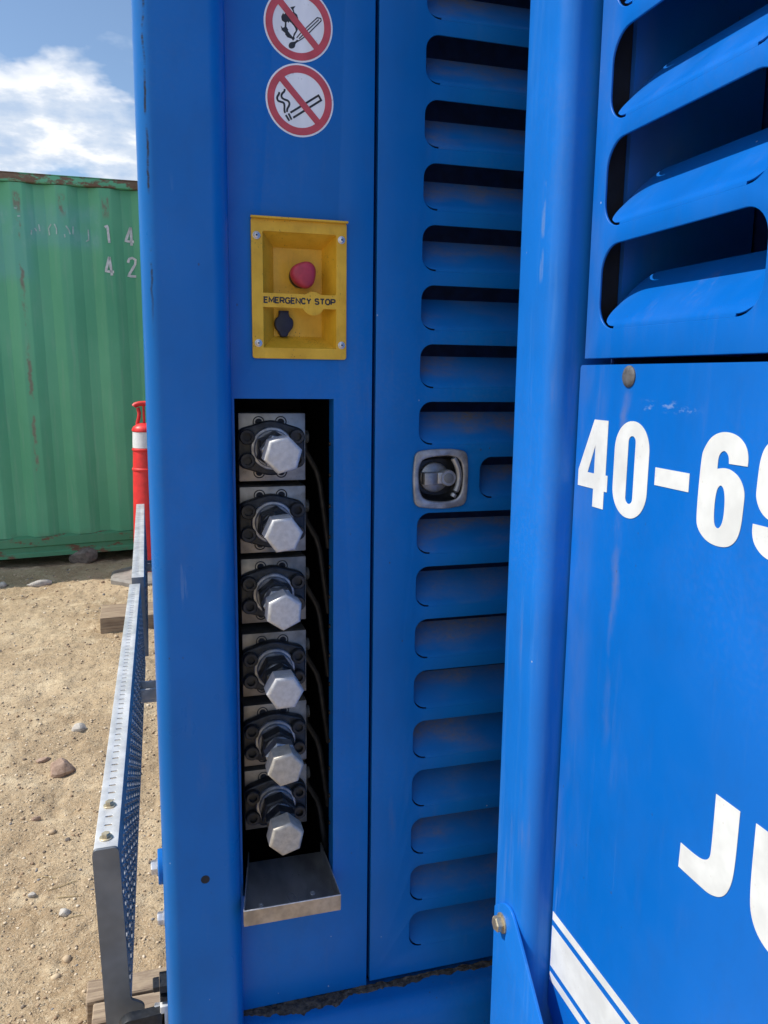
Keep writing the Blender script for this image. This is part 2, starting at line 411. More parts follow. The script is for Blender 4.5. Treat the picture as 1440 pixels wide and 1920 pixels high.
def lathe(bm, axis0, axdir, prof, n=32, phase=0.0, shape=None):
    """prof: list of (distance along axis, radius)"""
    o = Vector(axis0); ax = Vector(axdir).normalized(); t = Vector((0, 0, 1)) if abs(ax.z) < .9 else Vector((1, 0, 0))
    a = ax.cross(t).normalized(); b = ax.cross(a); rings = []
    for h, r in prof:
        ring = []
        for i in range(n):
            th = 2*math.pi*i/n+phase; rr = r*(shape(th, h) if shape else 1)
            ring.append(bm.verts.new(o+ax*h+(a*math.cos(th)+b*math.sin(th))*rr))
        rings.append(ring)
    for q in range(len(rings)-1):
        for i in range(n): bm.faces.new((rings[q][i], rings[q][(i+1) % n], rings[q+1][(i+1) % n], rings[q+1][i]))
    bm.faces.new(rings[0]); bm.faces.new(rings[-1]); return bm
def tube(bm, pts, r, n=10):
    pts = [Vector(p) for p in pts]; rings = []
    for i, p in enumerate(pts):
        d = (pts[min(i+1, len(pts)-1)]-pts[max(i-1, 0)]).normalized()
        t = Vector((0, 0, 1)) if abs(d.z) < .9 else Vector((1, 0, 0)); a = d.cross(t).normalized(); b = d.cross(a)
        rings.append([bm.verts.new(p+(a*math.cos(2*math.pi*k/n)+b*math.sin(2*math.pi*k/n))*r) for k in range(n)])
    for q in range(len(rings)-1):
        for k in range(n): bm.faces.new((rings[q][k], rings[q][(k+1) % n], rings[q+1][(k+1) % n], rings[q+1][k]))
    bm.faces.new(rings[0]); bm.faces.new(rings[-1]); return bm
def hexbolt(bm, p, ax, af, h, washer=0.0, wt_=.002, phase=0.3):
    p = Vector(p); ax = Vector(ax).normalized()
    if washer:
        lathe(bm, p, ax, [(0, washer), (wt_*.8, washer), (wt_, washer*.95)], 24); p = p+ax*wt_
    r = af/math.sqrt(3)
    lathe(bm, p, ax, [(0, r), (h*.82, r), (h, r*.86)], 6, phase); return bm
def stroke(bm, pts, w, frame, d, th=.0003):
    """flat ribbon along a polyline lying in the frame plane"""
    O, u, v, n = frame; P = [Vector((p[0], p[1])) for p in pts]; L = []; Rr_ = []
    for i, p in enumerate(P):
        if i == 0: t = (P[1]-p).normalized(); k = 1
        elif i == len(P)-1: t = (p-P[i-1]).normalized(); k = 1
        else:
            t0 = (p-P[i-1]).normalized(); t1 = (P[i+1]-p).normalized(); t = (t0+t1).normalized(); k = 1/max(.5, t.dot(t0))
        nn = Vector((-t.y, t.x))*w/2*k
        L.append(p+nn); Rr_.append(p-nn)
    def vv(q, e): return bm.verts.new(O+u*q.x+v*q.y+n*(d+e))
    top = [(vv(a, 0), vv(b, 0)) for a, b in zip(L, Rr_)]
    for i in range(len(P)-1): bm.faces.new((top[i][0], top[i][1], top[i+1][1], top[i+1][0]))
    return bm

# ------------------------------------------------------------------ ground
ZG = -.15
def ground_h(x, y):
    h = .030*noise.noise((x*.55, y*.55, 0)) + .016*noise.noise((x*1.9, y*1.9, 3)) + .012*noise.noise((x*5, y*5, 7)) + .008*noise.noise((x*14, y*14, 1))
    h += .0055*noise.noise((x*33, y*33, 5)) - .012*max(0, noise.noise((x*7, y*9, 21))-.25)
    k = min(1, max(0, (y-.2)/.6)); h -= .02*max(0, noise.noise((x*1.3+4, y*.8, 9)))*k
    return h-.006
def axis(a, b, step, ends):
    c = []; v = a
    while v < b: c.append(v); v += step
    c.append(b); s = step
    lo, hi = a, b; L = []; H = []
    while lo > ends[0]: s *= 1.28; lo -= s; L.append(lo)
    s = step
    while hi < ends[1]: s *= 1.28; hi += s; H.append(hi)
    return L[::-1]+c+H
gx = axis(-1.5, .3, .0085, (-600, 600)); gy = axis(.15, 5.2, .011, (-600, 600))
gv = []; gf = []
for y in gy:
    for x in gx:
        gv.append((x, y, ZG+(ground_h(x, y) if abs(x) < 40 and abs(y) < 40 else 0)))
nx = len(gx)
for j in range(len(gy)-1):
    for i in range(nx-1): gf.append((j*nx+i, j*nx+i+1, (j+1)*nx+i+1, (j+1)*nx+i))
gm = bpy.data.meshes.new('ground'); gm.from_pydata(gv, [], gf); gm.shade_smooth()
tag(link_mesh('ground', gm, 'ground'), kind='structure')

# ------------------------------------------------------------------ blue power pack (left machine, face A at y = 0)
pp = empty('power_pack', (0, 0, 0))
tag(pp, 'blue louvred power pack with emergency stop, warning stickers and row of hydraulic ports', 'power unit')
ZT = 3.2  # unseen upper height, raised so the machine shades the ground in front
# corner post: bent-sheet tube with rounded corners
def post_mesh(x0, y0, x1, y1, z0, z1, r):
    L = rrect(x0, y0, x1, y1, r, 10); bm = bmesh.new()
    zs = [z0+(z1-z0)*i/24 for i in range(25)]; rings = [[bm.verts.new((a, b, z)) for a, b in L] for z in zs]
    n = len(L)
    for q in range(24):
        for i in range(n): bm.faces.new((rings[q][i], rings[q][(i+1) % n], rings[q+1][(i+1) % n], rings[q+1][i]))
    bm.faces.new(rings[0]); bm.faces.new(rings[-1]); return bm
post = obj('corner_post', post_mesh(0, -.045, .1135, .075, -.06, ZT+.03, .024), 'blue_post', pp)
bm = bmesh.new(); lathe(bm, (.0595, -.0454, .4677), (0, 1, 0), [(0, .0064), (.004, .0064)], 24)
obj('dark_hole_disc', bm, 'black_in', post)  # black disc stands in for the dark inside a hole
# cabinet lining with walls, coloured black to hold the shade inside
bm = bmesh.new()
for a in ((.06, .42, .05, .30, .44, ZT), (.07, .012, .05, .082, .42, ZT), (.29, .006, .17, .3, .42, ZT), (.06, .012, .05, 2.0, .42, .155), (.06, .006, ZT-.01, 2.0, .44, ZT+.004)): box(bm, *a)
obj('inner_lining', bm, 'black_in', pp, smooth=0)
bm = bx(.302, .11, .17, 1.97, .12, ZT-.02); obj('dark_backdrop_sheet', bm, 'navy_in', pp, smooth=0)  # added dark sheet, gives the shaded depth behind the louvres
bm = bmesh.new(); box(bm, .03, .07, .02, .058, 3.9, ZT-.004, .004); box(bm, 1.98, .02, .02, 2.0, 3.9, ZT-.004); box(bm, .058, 3.88, .02, 1.98, 3.9, ZT-.004)
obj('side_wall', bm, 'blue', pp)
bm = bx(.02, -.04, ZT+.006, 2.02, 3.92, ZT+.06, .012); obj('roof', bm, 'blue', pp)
# port panel with the tall opening
OP = (.119, .3985, .2615, 1.1665)
plate('port_panel', [[(.06, .198), (.319, .198), (.319, ZT-.02), (.06, ZT-.02)], [(OP[0], OP[1]), (OP[2], OP[1]), (OP[2], OP[3]), (OP[0], OP[3])],
      rrect(.1565, 1.233, .2685, 1.397, .003, 3)], .003, 'blue_panel', pp, bevel=.0008)
# returned edge of the opening (folded lip)
bm = bmesh.new(); box(bm, OP[2], .0032, OP[1], OP[2]+.002, .03, OP[3]); box(bm, OP[0]-.002, .0032, OP[1], OP[0], .02, OP[3]); box(bm, OP[0], .0032, OP[3], OP[2], .03, OP[3]+.002)
obj('opening_lip', bm, 'blue_panel', pp, smooth=0)
bm = bmesh.new()
for i in range(14):
    z = 1.10-.047*i
    lathe(bm, (OP[2]-.0006, .022, z), (-1, 0, 0), [(0, .0035), (.0015, .003)], 10)
tag(obj('edge_rivets', bm, 'black_ox', pp), kind='stuff')

# louvred door
PITCH_A, HA, SLX0, SLX1 = .08462, .0645, .393, .60
slots = []
for k in range(-6, 18):
    zb = 1.6908-PITCH_A*k
    x0 = .494 if k == 8 else SLX0
    slots.append((x0, zb, SLX1, zb+HA))
def tab_mesh(name, w, h, r, ang, frame, inset=.0016, th=.0015, rows=16, bend=.010):
    """tongue cut on three sides and bent inwards along its lower edge; local origin at its lower left corner"""
    O, u, v, n = frame; O = Vector((0, 0, 0)); bm = bmesh.new(); a = R(ang); arc = bend*a; top = []; bot = []
    def pos(s, off):
        if s < arc: t = s/bend; hh = bend*math.sin(t); dd = bend*(1-math.cos(t)); tt = t
        else: hh = bend*math.sin(a)+(s-arc)*math.cos(a); dd = bend*(1-math.cos(a))+(s-arc)*math.sin(a); tt = a
        return hh+off*math.sin(tt)*1, dd-off*math.cos(tt)
    ss = [0, inset*.98, inset*1.02, inset*1.25, inset*1.6]+[h*(i/rows)**1.25 for i in range(1, rows+1) if h*(i/rows)**1.25 > inset*1.9]; ss[-1] = h-inset
    for s in ss:
        e = inset
        if s < inset: e = r+.002
        elif s < r: e = r-math.sqrt(max(0, (r-inset)**2-(r-s)**2))
        if s > h-r: q = s-(h-r); e = inset+r-math.sqrt(max(0, r*r-min(q, r-.0005)**2))
        A_, B_ = [], []
        for f in (0, .08, .3, .5, .7, .92, 1):
            x = e+(w-2*e)*f
            hh, dd = pos(s, 0); A_.append(bm.verts.new(O+u*x+v*hh-n*dd))
            hh, dd = pos(s, -th); B_.append(bm.verts.new(O+u*x+v*hh-n*(dd)))
        top.append(A_); bot.append(B_)
    m_ = len(top[0])
    for q in range(len(top)-1):
        for i in range(m_-1):
            bm.faces.new((top[q][i], top[q][i+1], top[q+1][i+1], top[q+1][i]))
            bm.faces.new((bot[q][i], bot[q+1][i], bot[q+1][i+1], bot[q][i+1]))
        bm.faces.new((top[q][0], top[q+1][0], bot[q+1][0], bot[q][0])); bm.faces.new((top[q][-1], bot[q][-1], bot[q+1][-1], top[q+1][-1]))
    for i in range(m_-1): bm.faces.new((top[-1][i], top[-1][i+1], bot[-1][i+1], bot[-1][i]))
    bmesh.ops.remove_doubles(bm, verts=bm.verts, dist=1e-6)
    return finish(bm, name, 40)
door = plate('louvred_door', [[(.3245, .2045), (.95, .2045), (.95, ZT-.02), (.3245, ZT-.02)]]+[rrect(*s, .0195, 7) for s in slots]
             + [rrect(.3895, 1.0075, .4668, 1.0850, .012, 5)], .0025, 'blue_panel', pp, bevel=.0008)
tabA = tab_mesh('louvre', SLX1-SLX0, HA, .0195, 41, FA, inset=.0026); tabA.materials.append(mat['blue_louvre'])
tabS = tab_mesh('louvre', SLX1-.494, HA, .0195, 41, FA, inset=.0026); tabS.materials.append(mat['blue_louvre'])
for s in slots: link_mesh('louvre', tabS if s[0] > .45 else tabA, None, door, (s[0], .0004, s[1]))
# folded door edge
bm = bmesh.new(); box(bm, .3246, .003, .205, .3266, .03, ZT-.03); box(bm, .3164, .0035, .2, .3184, .03, ZT-.03); obj('door_return', bm, 'blue_panel', door, smooth=0)
# sill ledge under the door, with caked grime
bm = bmesh.new(); prof = [(.02, .193), (-.025, .193)]+[(-.025-.03*math.sin(R(a)), .163+.03*math.cos(R(a))) for a in range(10, 91, 10)]+[(-.055, -.02), (.02, -.02)]
A0 = [bm.verts.new((.112, y, z)) for y, z in prof]; B0 = [bm.verts.new((1.98, y, z)) for y, z in prof]
for i in range(len(prof)): bm.faces.new((A0[i], A0[(i+1) % len(prof)], B0[(i+1) % len(prof)], B0[i]))
bm.faces.new(A0); bm.faces.new(B0)
sill = obj('sill_beam', bm, 'blue', pp)
bm = bmesh.new(); N = 220; rows = 7; g = []
for i in range(N+1):
    x = .114+(.66-.114)*i/N
    w = .013+.010*noise.noise((x*22, 0, 2))+.006*noise.noise((x*70, 1, 5))+.004*noise.noise((x*190, 4, 5))
    w += .016*math.exp(-((x-.205)/.035)**2)+.010*math.exp(-((x-.265)/.02)**2)
    w = max(.0025, w*(1-.35*min(1, max(0, (x-.33)/.1)))); rr = []
    for j in range(rows+1):
        f = j/rows; y = .0015-w*f
        hgt = (.0035+.0035*noise.noise((x*60, f*4, 1))+.002*noise.noise((x*160, f*9, 3)))*(1-f**2.2)-(.0012 if j == rows else 0)
        rr.append(bm.verts.new((x, y, .1935+max(-.001, hgt))))
    g.append(rr)
for i in range(N):
    for j in range(rows): bm.faces.new((g[i][j], g[i][j+1], g[i+1][j+1], g[i+1][j]))
tag(obj('caked_dirt', bm, 'grime', sill, smooth=60), kind='stuff')

# door latch: bowed frame, recessed cup, T lever with lock
latch = plate('door_latch', [chaikin([(.3862, 1.0887), (.41, 1.0918), (.4379, 1.0926), (.455, 1.0912), (.4700, 1.0875), (.4722, 1.066), (.4726, 1.0457), (.472, 1.026), (.470, 1.0055), (.45, 1.0013), (.4313, 1.0001), (.407, 1.0016), (.3868, 1.0052), (.384, 1.026), (.383, 1.0478), (.3838, 1.07)], 2),
             chaikin([(.393, 1.068), (.4006, 1.0790), (.4362, 1.0822), (.4543, 1.0795), (.4625, 1.0680), (.4640, 1.0456), (.4615, 1.0225), (.4519, 1.0133), (.431, 1.0108), (.4029, 1.0145), (.3948, 1.0262), (.392, 1.0476)], 2)],
             .006, 'pewter', door, d=.006, bevel=.0024)
bm = bmesh.new(); cupo = chaikin([(.393, 1.068), (.4006, 1.0790), (.4362, 1.0822), (.4543, 1.0795), (.4625, 1.0680), (.4640, 1.0456), (.4615, 1.0225), (.4519, 1.0133), (.431, 1.0108), (.4029, 1.0145), (.3948, 1.0262), (.392, 1.0476)], 2)
c0 = Vector((.428, 1.0465)); ringsC = []
for s_, y_ in ((1.02, -.0015), (1.0, .004), (.94, .016), (.80, .021), (.0001, .021)):
    ringsC.append([bm.verts.new((c0.x+(a-c0.x)*s_, y_, c0.y+(b-c0.y)*s_)) for a, b in cupo])
for q in range(4):
    for i in range(len(cupo)): bm.faces.new((ringsC[q][i], ringsC[q][(i+1) % len(cupo)], ringsC[q+1][(i+1) % len(cupo)], ringsC[q+1][i]))
obj('latch_cup', bm, 'black_ox', latch)
bm = bmesh.new(); box(bm, .4020, -.0045, 1.0370, .4225, .012, 1.0560, .0016); box(bm, .4228, -.004, 1.0385, .4500, .010, 1.0565, .0022)
lathe(bm, (.4405, .0105, 1.0475), (0, -1, 0), [(0, .0125), (.0145, .0125), (.016, .0115)], 28)
tube(bm, [(.4480+.010*(1-((z-1.048)/.030)**2), -.0035, z) for z in [1.0185+.0595*i/14 for i in range(15)]], .0046, 12)
obj('latch_lever', bm, 'pewter', latch)
bm = bmesh.new(); lathe(bm, (.4405, -.0055, 1.0475), (0, -1, 0), [(0, .0078), (.0012, .0078), (.0016, .0070)], 28); obj('lock_cap', bm, 'galv_dark', latch)
bm = bmesh.new(); lathe(bm, (.425, .020, 1.0465), (0, -1, 0), [(0, .024), (.004, .023), (.006, .019)], 30); obj('lever_boss', bm, 'pewter', latch)

# ---- emergency stop plate
es = plate('emergency_stop_panel', [rrect(.1452, 1.2225, .2792, 1.4105, .004, 4),
      [(.161, 1.3118), (.2105, 1.3118)]+[(.2310+.0163*math.cos(R(a)), 1.2992+.0163*math.sin(R(a))) for a in range(130, 49, -8)]+[(.2515, 1.3118), (.2622, 1.3118), (.2642, 1.3138), (.2642, 1.3915), (.2622, 1.3935), (.163, 1.3935), (.161, 1.3915)],
      [(.161, 1.2924), (.161, 1.2375), (.2642, 1.2375), (.2642, 1.2924), (.2510, 1.2924)]+[(.2310+.0163*math.cos(R(a)), 1.2992+.0163*math.sin(R(a))) for a in range(-25, -156, -8)]+[(.2110, 1.2924)]],
      .002, 'yellow', pp, d=.0035, bevel=.0006)
bm = bmesh.new(); W = [(.1605, 1.237), (.2647, 1.237), (.2647, 1.394), (.1605, 1.394)]; Bk = [(.181, 1.2552), (.251, 1.2552), (.251, 1.378), (.181, 1.378)]
v0 = [bm.verts.new((a, -.0014, b)) for a, b in W]; v1 = [bm.verts.new((a, .034, b)) for a, b in Bk]
v0o = [bm.verts.new((a+(.0015 if a > .2 else -.0015), -.0014, b+(.0015 if b > 1.3 else -.0015))) for a, b in W]; v1o = [bm.verts.new((a+(.001 if a > .2 else -.001), .036, b+(.001 if b > 1.3 else -.001))) for a, b in Bk]
for i in range(4):
    j = (i+1) % 4; bm.faces.new((v0[i], v0[j], v1[j], v1[i])); bm.faces.new((v0o[i], v1o[i], v1o[j], v0o[j])); bm.faces.new((v0[i], v0o[i], v0o[j], v0[j]))
bm.faces.new(v1); bm.faces.new(v1o[::-1])
obj('recess', bm, 'yellow', es, smooth=0)
bm = bx(.1444, -.010, 1.4092, .2800, -.0036, 1.4122, .0009); obj('top_lip', bm, 'yellow', es)
for x, z in ((.1526, 1.3872), (.2714, 1.3873), (.1535, 1.2434), (.2719, 1.2428)):
    bm = bmesh.new(); lathe(bm, (x, -.0036, z), (0, -1, 0), [(0, .0052), (.0008, .0052), (.001, .0042), (.0022, .0038), (.0032, .0024), (.0033, .0014)], 20)
    s_ = obj('screw', bm, 'silver', es)
    bm = bmesh.new(); lathe(bm, (x, -.00695, z), (0, -1, 0), [(0, .0014), (.0001, .0013)], 6); obj('socket', bm, 'black_ox', s_)
BTN = (.2195, 1.3395)
bm = bmesh.new()
lobes = lambda th, h: 1+.075*math.cos(3*th+.5)*min(1, max(0, h-.014)/.008)
lathe(bm, (BTN[0], .033, BTN[1]), (0, -1, 0), [(0, .0125), (.012, .0125), (.0135, .0150), (.016, .0170), (.024, .0180), (.030, .0177), (.0335, .0162), (.0355, .0136), (.0362, .009)], 48, 0, lobes)
btn = obj('stop_button', bm, 'red_btn', es)
bm = bmesh.new(); lathe(bm, (BTN[0], .0335, BTN[1]), (0, -1, 0), [(0, .0165), (.006, .0165), (.008, .0150)], 36); obj('button_collar', bm, 'black_ox', btn)
plate('socket_cover', [chaikin([(.1870, 1.2905, 1), (.2010, 1.2905, 1), (.2012, 1.2825), (.2065, 1.2795), (.2080, 1.2720), (.2055, 1.2650), (.2005, 1.2600), (.1990, 1.2545), (.1930, 1.2535), (.1885, 1.2545), (.1870, 1.2600), (.1820, 1.2650), (.1803, 1.2720), (.1820, 1.2795), (.1868, 1.2825)], 2)],
      .010, 'navy', es, d=-.0225, bevel=.0018)
def text_mesh(s, size, bold, frame, x, z, d, th=.0003, width=None, sp=1.0):
    cu = bpy.data.curves.new('tmp', 'FONT'); cu.body = s; cu.size = size; cu.offset = bold; cu.extrude = th/2; cu.space_character = sp
    to = bpy.data.objects.new('tmp', cu); me = bpy.data.meshes.new_from_object(to); bpy.data.objects.remove(to)
    xs = [v.co.x for v in me.vertices]; k = (width/(max(xs)-min(xs))) if width else 1; mn = min(xs)
    O, u, v, n = frame
    for w in me.vertices:
        a, b, c = w.co; w.co = O+u*(x+(a-mn)*k)+v*(z+b)+n*(d+c)
    me.materials.clear(); return me
GL = {'E': [[(1, 1), (0, 1), (0, 0), (1, 0)], [(0, .52), (.85, .52)]], 'M': [[(0, 0), (0, 1), (.5, .25), (1, 1), (1, 0)]], 'R': [[(0, 0), (0, 1), (.75, 1), (.98, .88), (.98, .62), (.75, .48), (0, .48)], [(.5, .48), (1, 0)]],
      'G': [[(.95, .82), (.75, 1), (.3, 1), (.02, .75), (.02, .25), (.3, 0), (.75, 0), (.98, .18), (.98, .48), (.6, .48)]], 'N': [[(0, 0), (0, 1), (1, 0), (1, 1)]], 'C': [[(.96, .78), (.75, 1), (.3, 1), (.02, .75), (.02, .25), (.3, 0), (.75, 0), (.96, .22)]],
      'Y': [[(0, 1), (.5, .5), (1, 1)], [(.5, .5), (.5, 0)]], 'S': [[(.94, .82), (.7, 1), (.25, 1), (.03, .82), (.1, .6), (.9, .42), (.97, .18), (.75, 0), (.25, 0), (.04, .18)]], 'T': [[(0, 1), (1, 1)], [(.5, 1), (.5, 0)]],
      'O': [[(.3, 0), (.02, .25), (.02, .75), (.3, 1), (.7, 1), (.98, .75), (.98, .25), (.7, 0), (.3, 0)]], 'P': [[(0, 0), (0, 1), (.75, 1), (.98, .86), (.98, .6), (.75, .44), (0, .44)]]}
x_ = .1622
for ch in 'EMERGENCY STOP':
    if ch == ' ': x_ += .0042; continue
    w_ = {'E': .0048, 'M': .0064, 'G': .0060, 'O': .0060}.get(ch, .0055)
    bm = bmesh.new()
    for li, ln in enumerate(GL[ch]): stroke(bm, [(x_+p[0]*w_, 1.2988+p[1]*.0070) for p in ln], .0020, FA, .0037+li*.00004)
    obj('stencil_letter', bm, 'black_sign', es, smooth=0); x_ += w_+.00205
# ---- round prohibition stickers
def sticker(cx, cz, what):
    st = plate('warning_sticker', [circ(cx, cz, .0463, 64)], .0004, 'white_sign', pp, d=.0004)
    a = R(-45); w = .0043; r0 = .0440; r1 = .0347
    ring = [circ(cx, cz, r0, 64), circ(cx, cz, r1, 64)]
    plate('prohibition_ring', ring, .0003, 'red_sign', st, d=.0009)
    c_, s_ = math.cos(R(-46)), math.sin(R(-46))
    plate('prohibition_bar', [[(cx+c_*p-s_*q, cz+s_*p+c_*q) for p, q in ((-r1-.001, -w), (r1+.001, -w), (r1+.001, w), (-r1-.001, w))]], .0003, 'red_sign', st, d=.0011)
    return st
D = {"flame": [[0.2053, 1.6387, 1], [0.2032, 1.6408], [0.1975, 1.6421], [0.1944, 1.6455], [0.195, 1.6465], [0.1903, 1.6498], [0.1888, 1.6553, 1], [0.1914, 1.6527], [0.194, 1.654], [0.1945, 1.6597], [0.1904, 1.6616], [0.1896, 1.6662], [0.1921, 1.6712, 1], [0.1931, 1.6695], [0.1946, 1.6702], [0.1957, 1.6731, 1], [0.1988, 1.6697], [0.2029, 1.6693], [0.2055, 1.6744], [0.2019, 1.6791, 1], [0.2087, 1.6814, 1], [0.2061, 1.6777], [0.2071, 1.6736], [0.2107, 1.6712, 1], [0.2123, 1.6667], [0.2125, 1.662], [0.2101, 1.6579], [0.2117, 1.6528], [0.2085, 1.6472], [0.2069, 1.6441], [0.2074, 1.6413]],
 "flame_in": [[0.2053, 1.642, 1], [0.2007, 1.6463], [0.1976, 1.6497], [0.1984, 1.6512], [0.1955, 1.6551], [0.1956, 1.6608], [0.1972, 1.6624], [0.1987, 1.6603], [0.1998, 1.6628, 1], [0.2029, 1.6613], [0.207, 1.6575], [0.2091, 1.6549], [0.2101, 1.6512], [0.2069, 1.647]],
 "match": [[0.199, 1.6317], [0.2001, 1.6352], [0.2037, 1.6371], [0.2079, 1.6376], [0.2111, 1.6413], [0.2126, 1.6386], [0.2084, 1.6357], [0.2077, 1.6308], [0.2037, 1.6285], [0.2, 1.629]],
 "ms1": [[0.21, 1.6426], [0.2153, 1.649], [0.2216, 1.655], [0.238, 1.6709], [0.2428, 1.6705], [0.2433, 1.6677], [0.2258, 1.6498], [0.2174, 1.6425], [0.2111, 1.6384]], "ms2": [[0.2132, 1.642], [0.2232, 1.6523], [0.2401, 1.6687]],
 "cig1": [[0.201, 1.5486], [0.2395, 1.5741], [0.2432, 1.5685], [0.2047, 1.5426]], "cig2": [[0.1984, 1.5474], [0.2025, 1.5399]], "cig3": [[0.1946, 1.5451], [0.1995, 1.5382]],
 "sm1": [[0.1933, 1.5776], [0.1933, 1.5747], [0.1891, 1.5709], [0.189, 1.5665], [0.1927, 1.5644], [0.1979, 1.5635], [0.2, 1.5603], [0.1989, 1.5563], [0.1966, 1.5531], [0.1963, 1.5491]], "sm2": [[0.186, 1.573], [0.1859, 1.5706], [0.1828, 1.5664], [0.1838, 1.5621], [0.1879, 1.561], [0.1921, 1.5605], [0.1932, 1.5567], [0.1926, 1.5517], [0.1936, 1.5474]]}
def smooth_line(p, it=2):
    for _ in range(it):
        q = [p[0]]
        for a, b in zip(p, p[1:]): q += [(a[0]*.75+b[0]*.25, a[1]*.75+b[1]*.25), (a[0]*.25+b[0]*.75, a[1]*.25+b[1]*.75)]
        p = q+[p[-1]]
    return p
st1 = sticker(.2127, 1.6591, 'fire'); tag(st1, 'round sticker with crossed-out match flame')
plate('flame_symbol', [[p[:2] for p in D['flame']], [(.2022+(p[0]-.2022)*.86, 1.652+(p[1]-1.652)*.9) for p in D['flame_in']]], .0002, 'black_sign', st1, d=.0007)
bm = bmesh.new(); stroke(bm, D['ms1'], .0013, FA, .0008); stroke(bm, D['ms2'], .0013, FA, .0008)
obj('match_outline', bm, 'black_sign', st1, smooth=0)
plate('match_head', [chaikin(D['match'], 2)], .0002, 'black_sign', st1, d=.0007)
st2 = sticker(.2140, 1.5652, 'smoke'); tag(st2, 'round sticker with crossed-out smoking cigarette')
bm = bmesh.new(); W2 = .0026
stroke(bm, D['cig1'], W2, FA, .0008); stroke(bm, D['cig2'], W2, FA, .0008); stroke(bm, D['cig3'], W2, FA, .0008); obj('cigarette_symbol', bm, 'black_sign', st2, smooth=0)
bm = bmesh.new(); stroke(bm, smooth_line(D['sm1']), W2, FA, .0008); stroke(bm, smooth_line(D['sm2']), W2, FA, .0008); obj('smoke_symbol', bm, 'black_sign', st2, smooth=0)

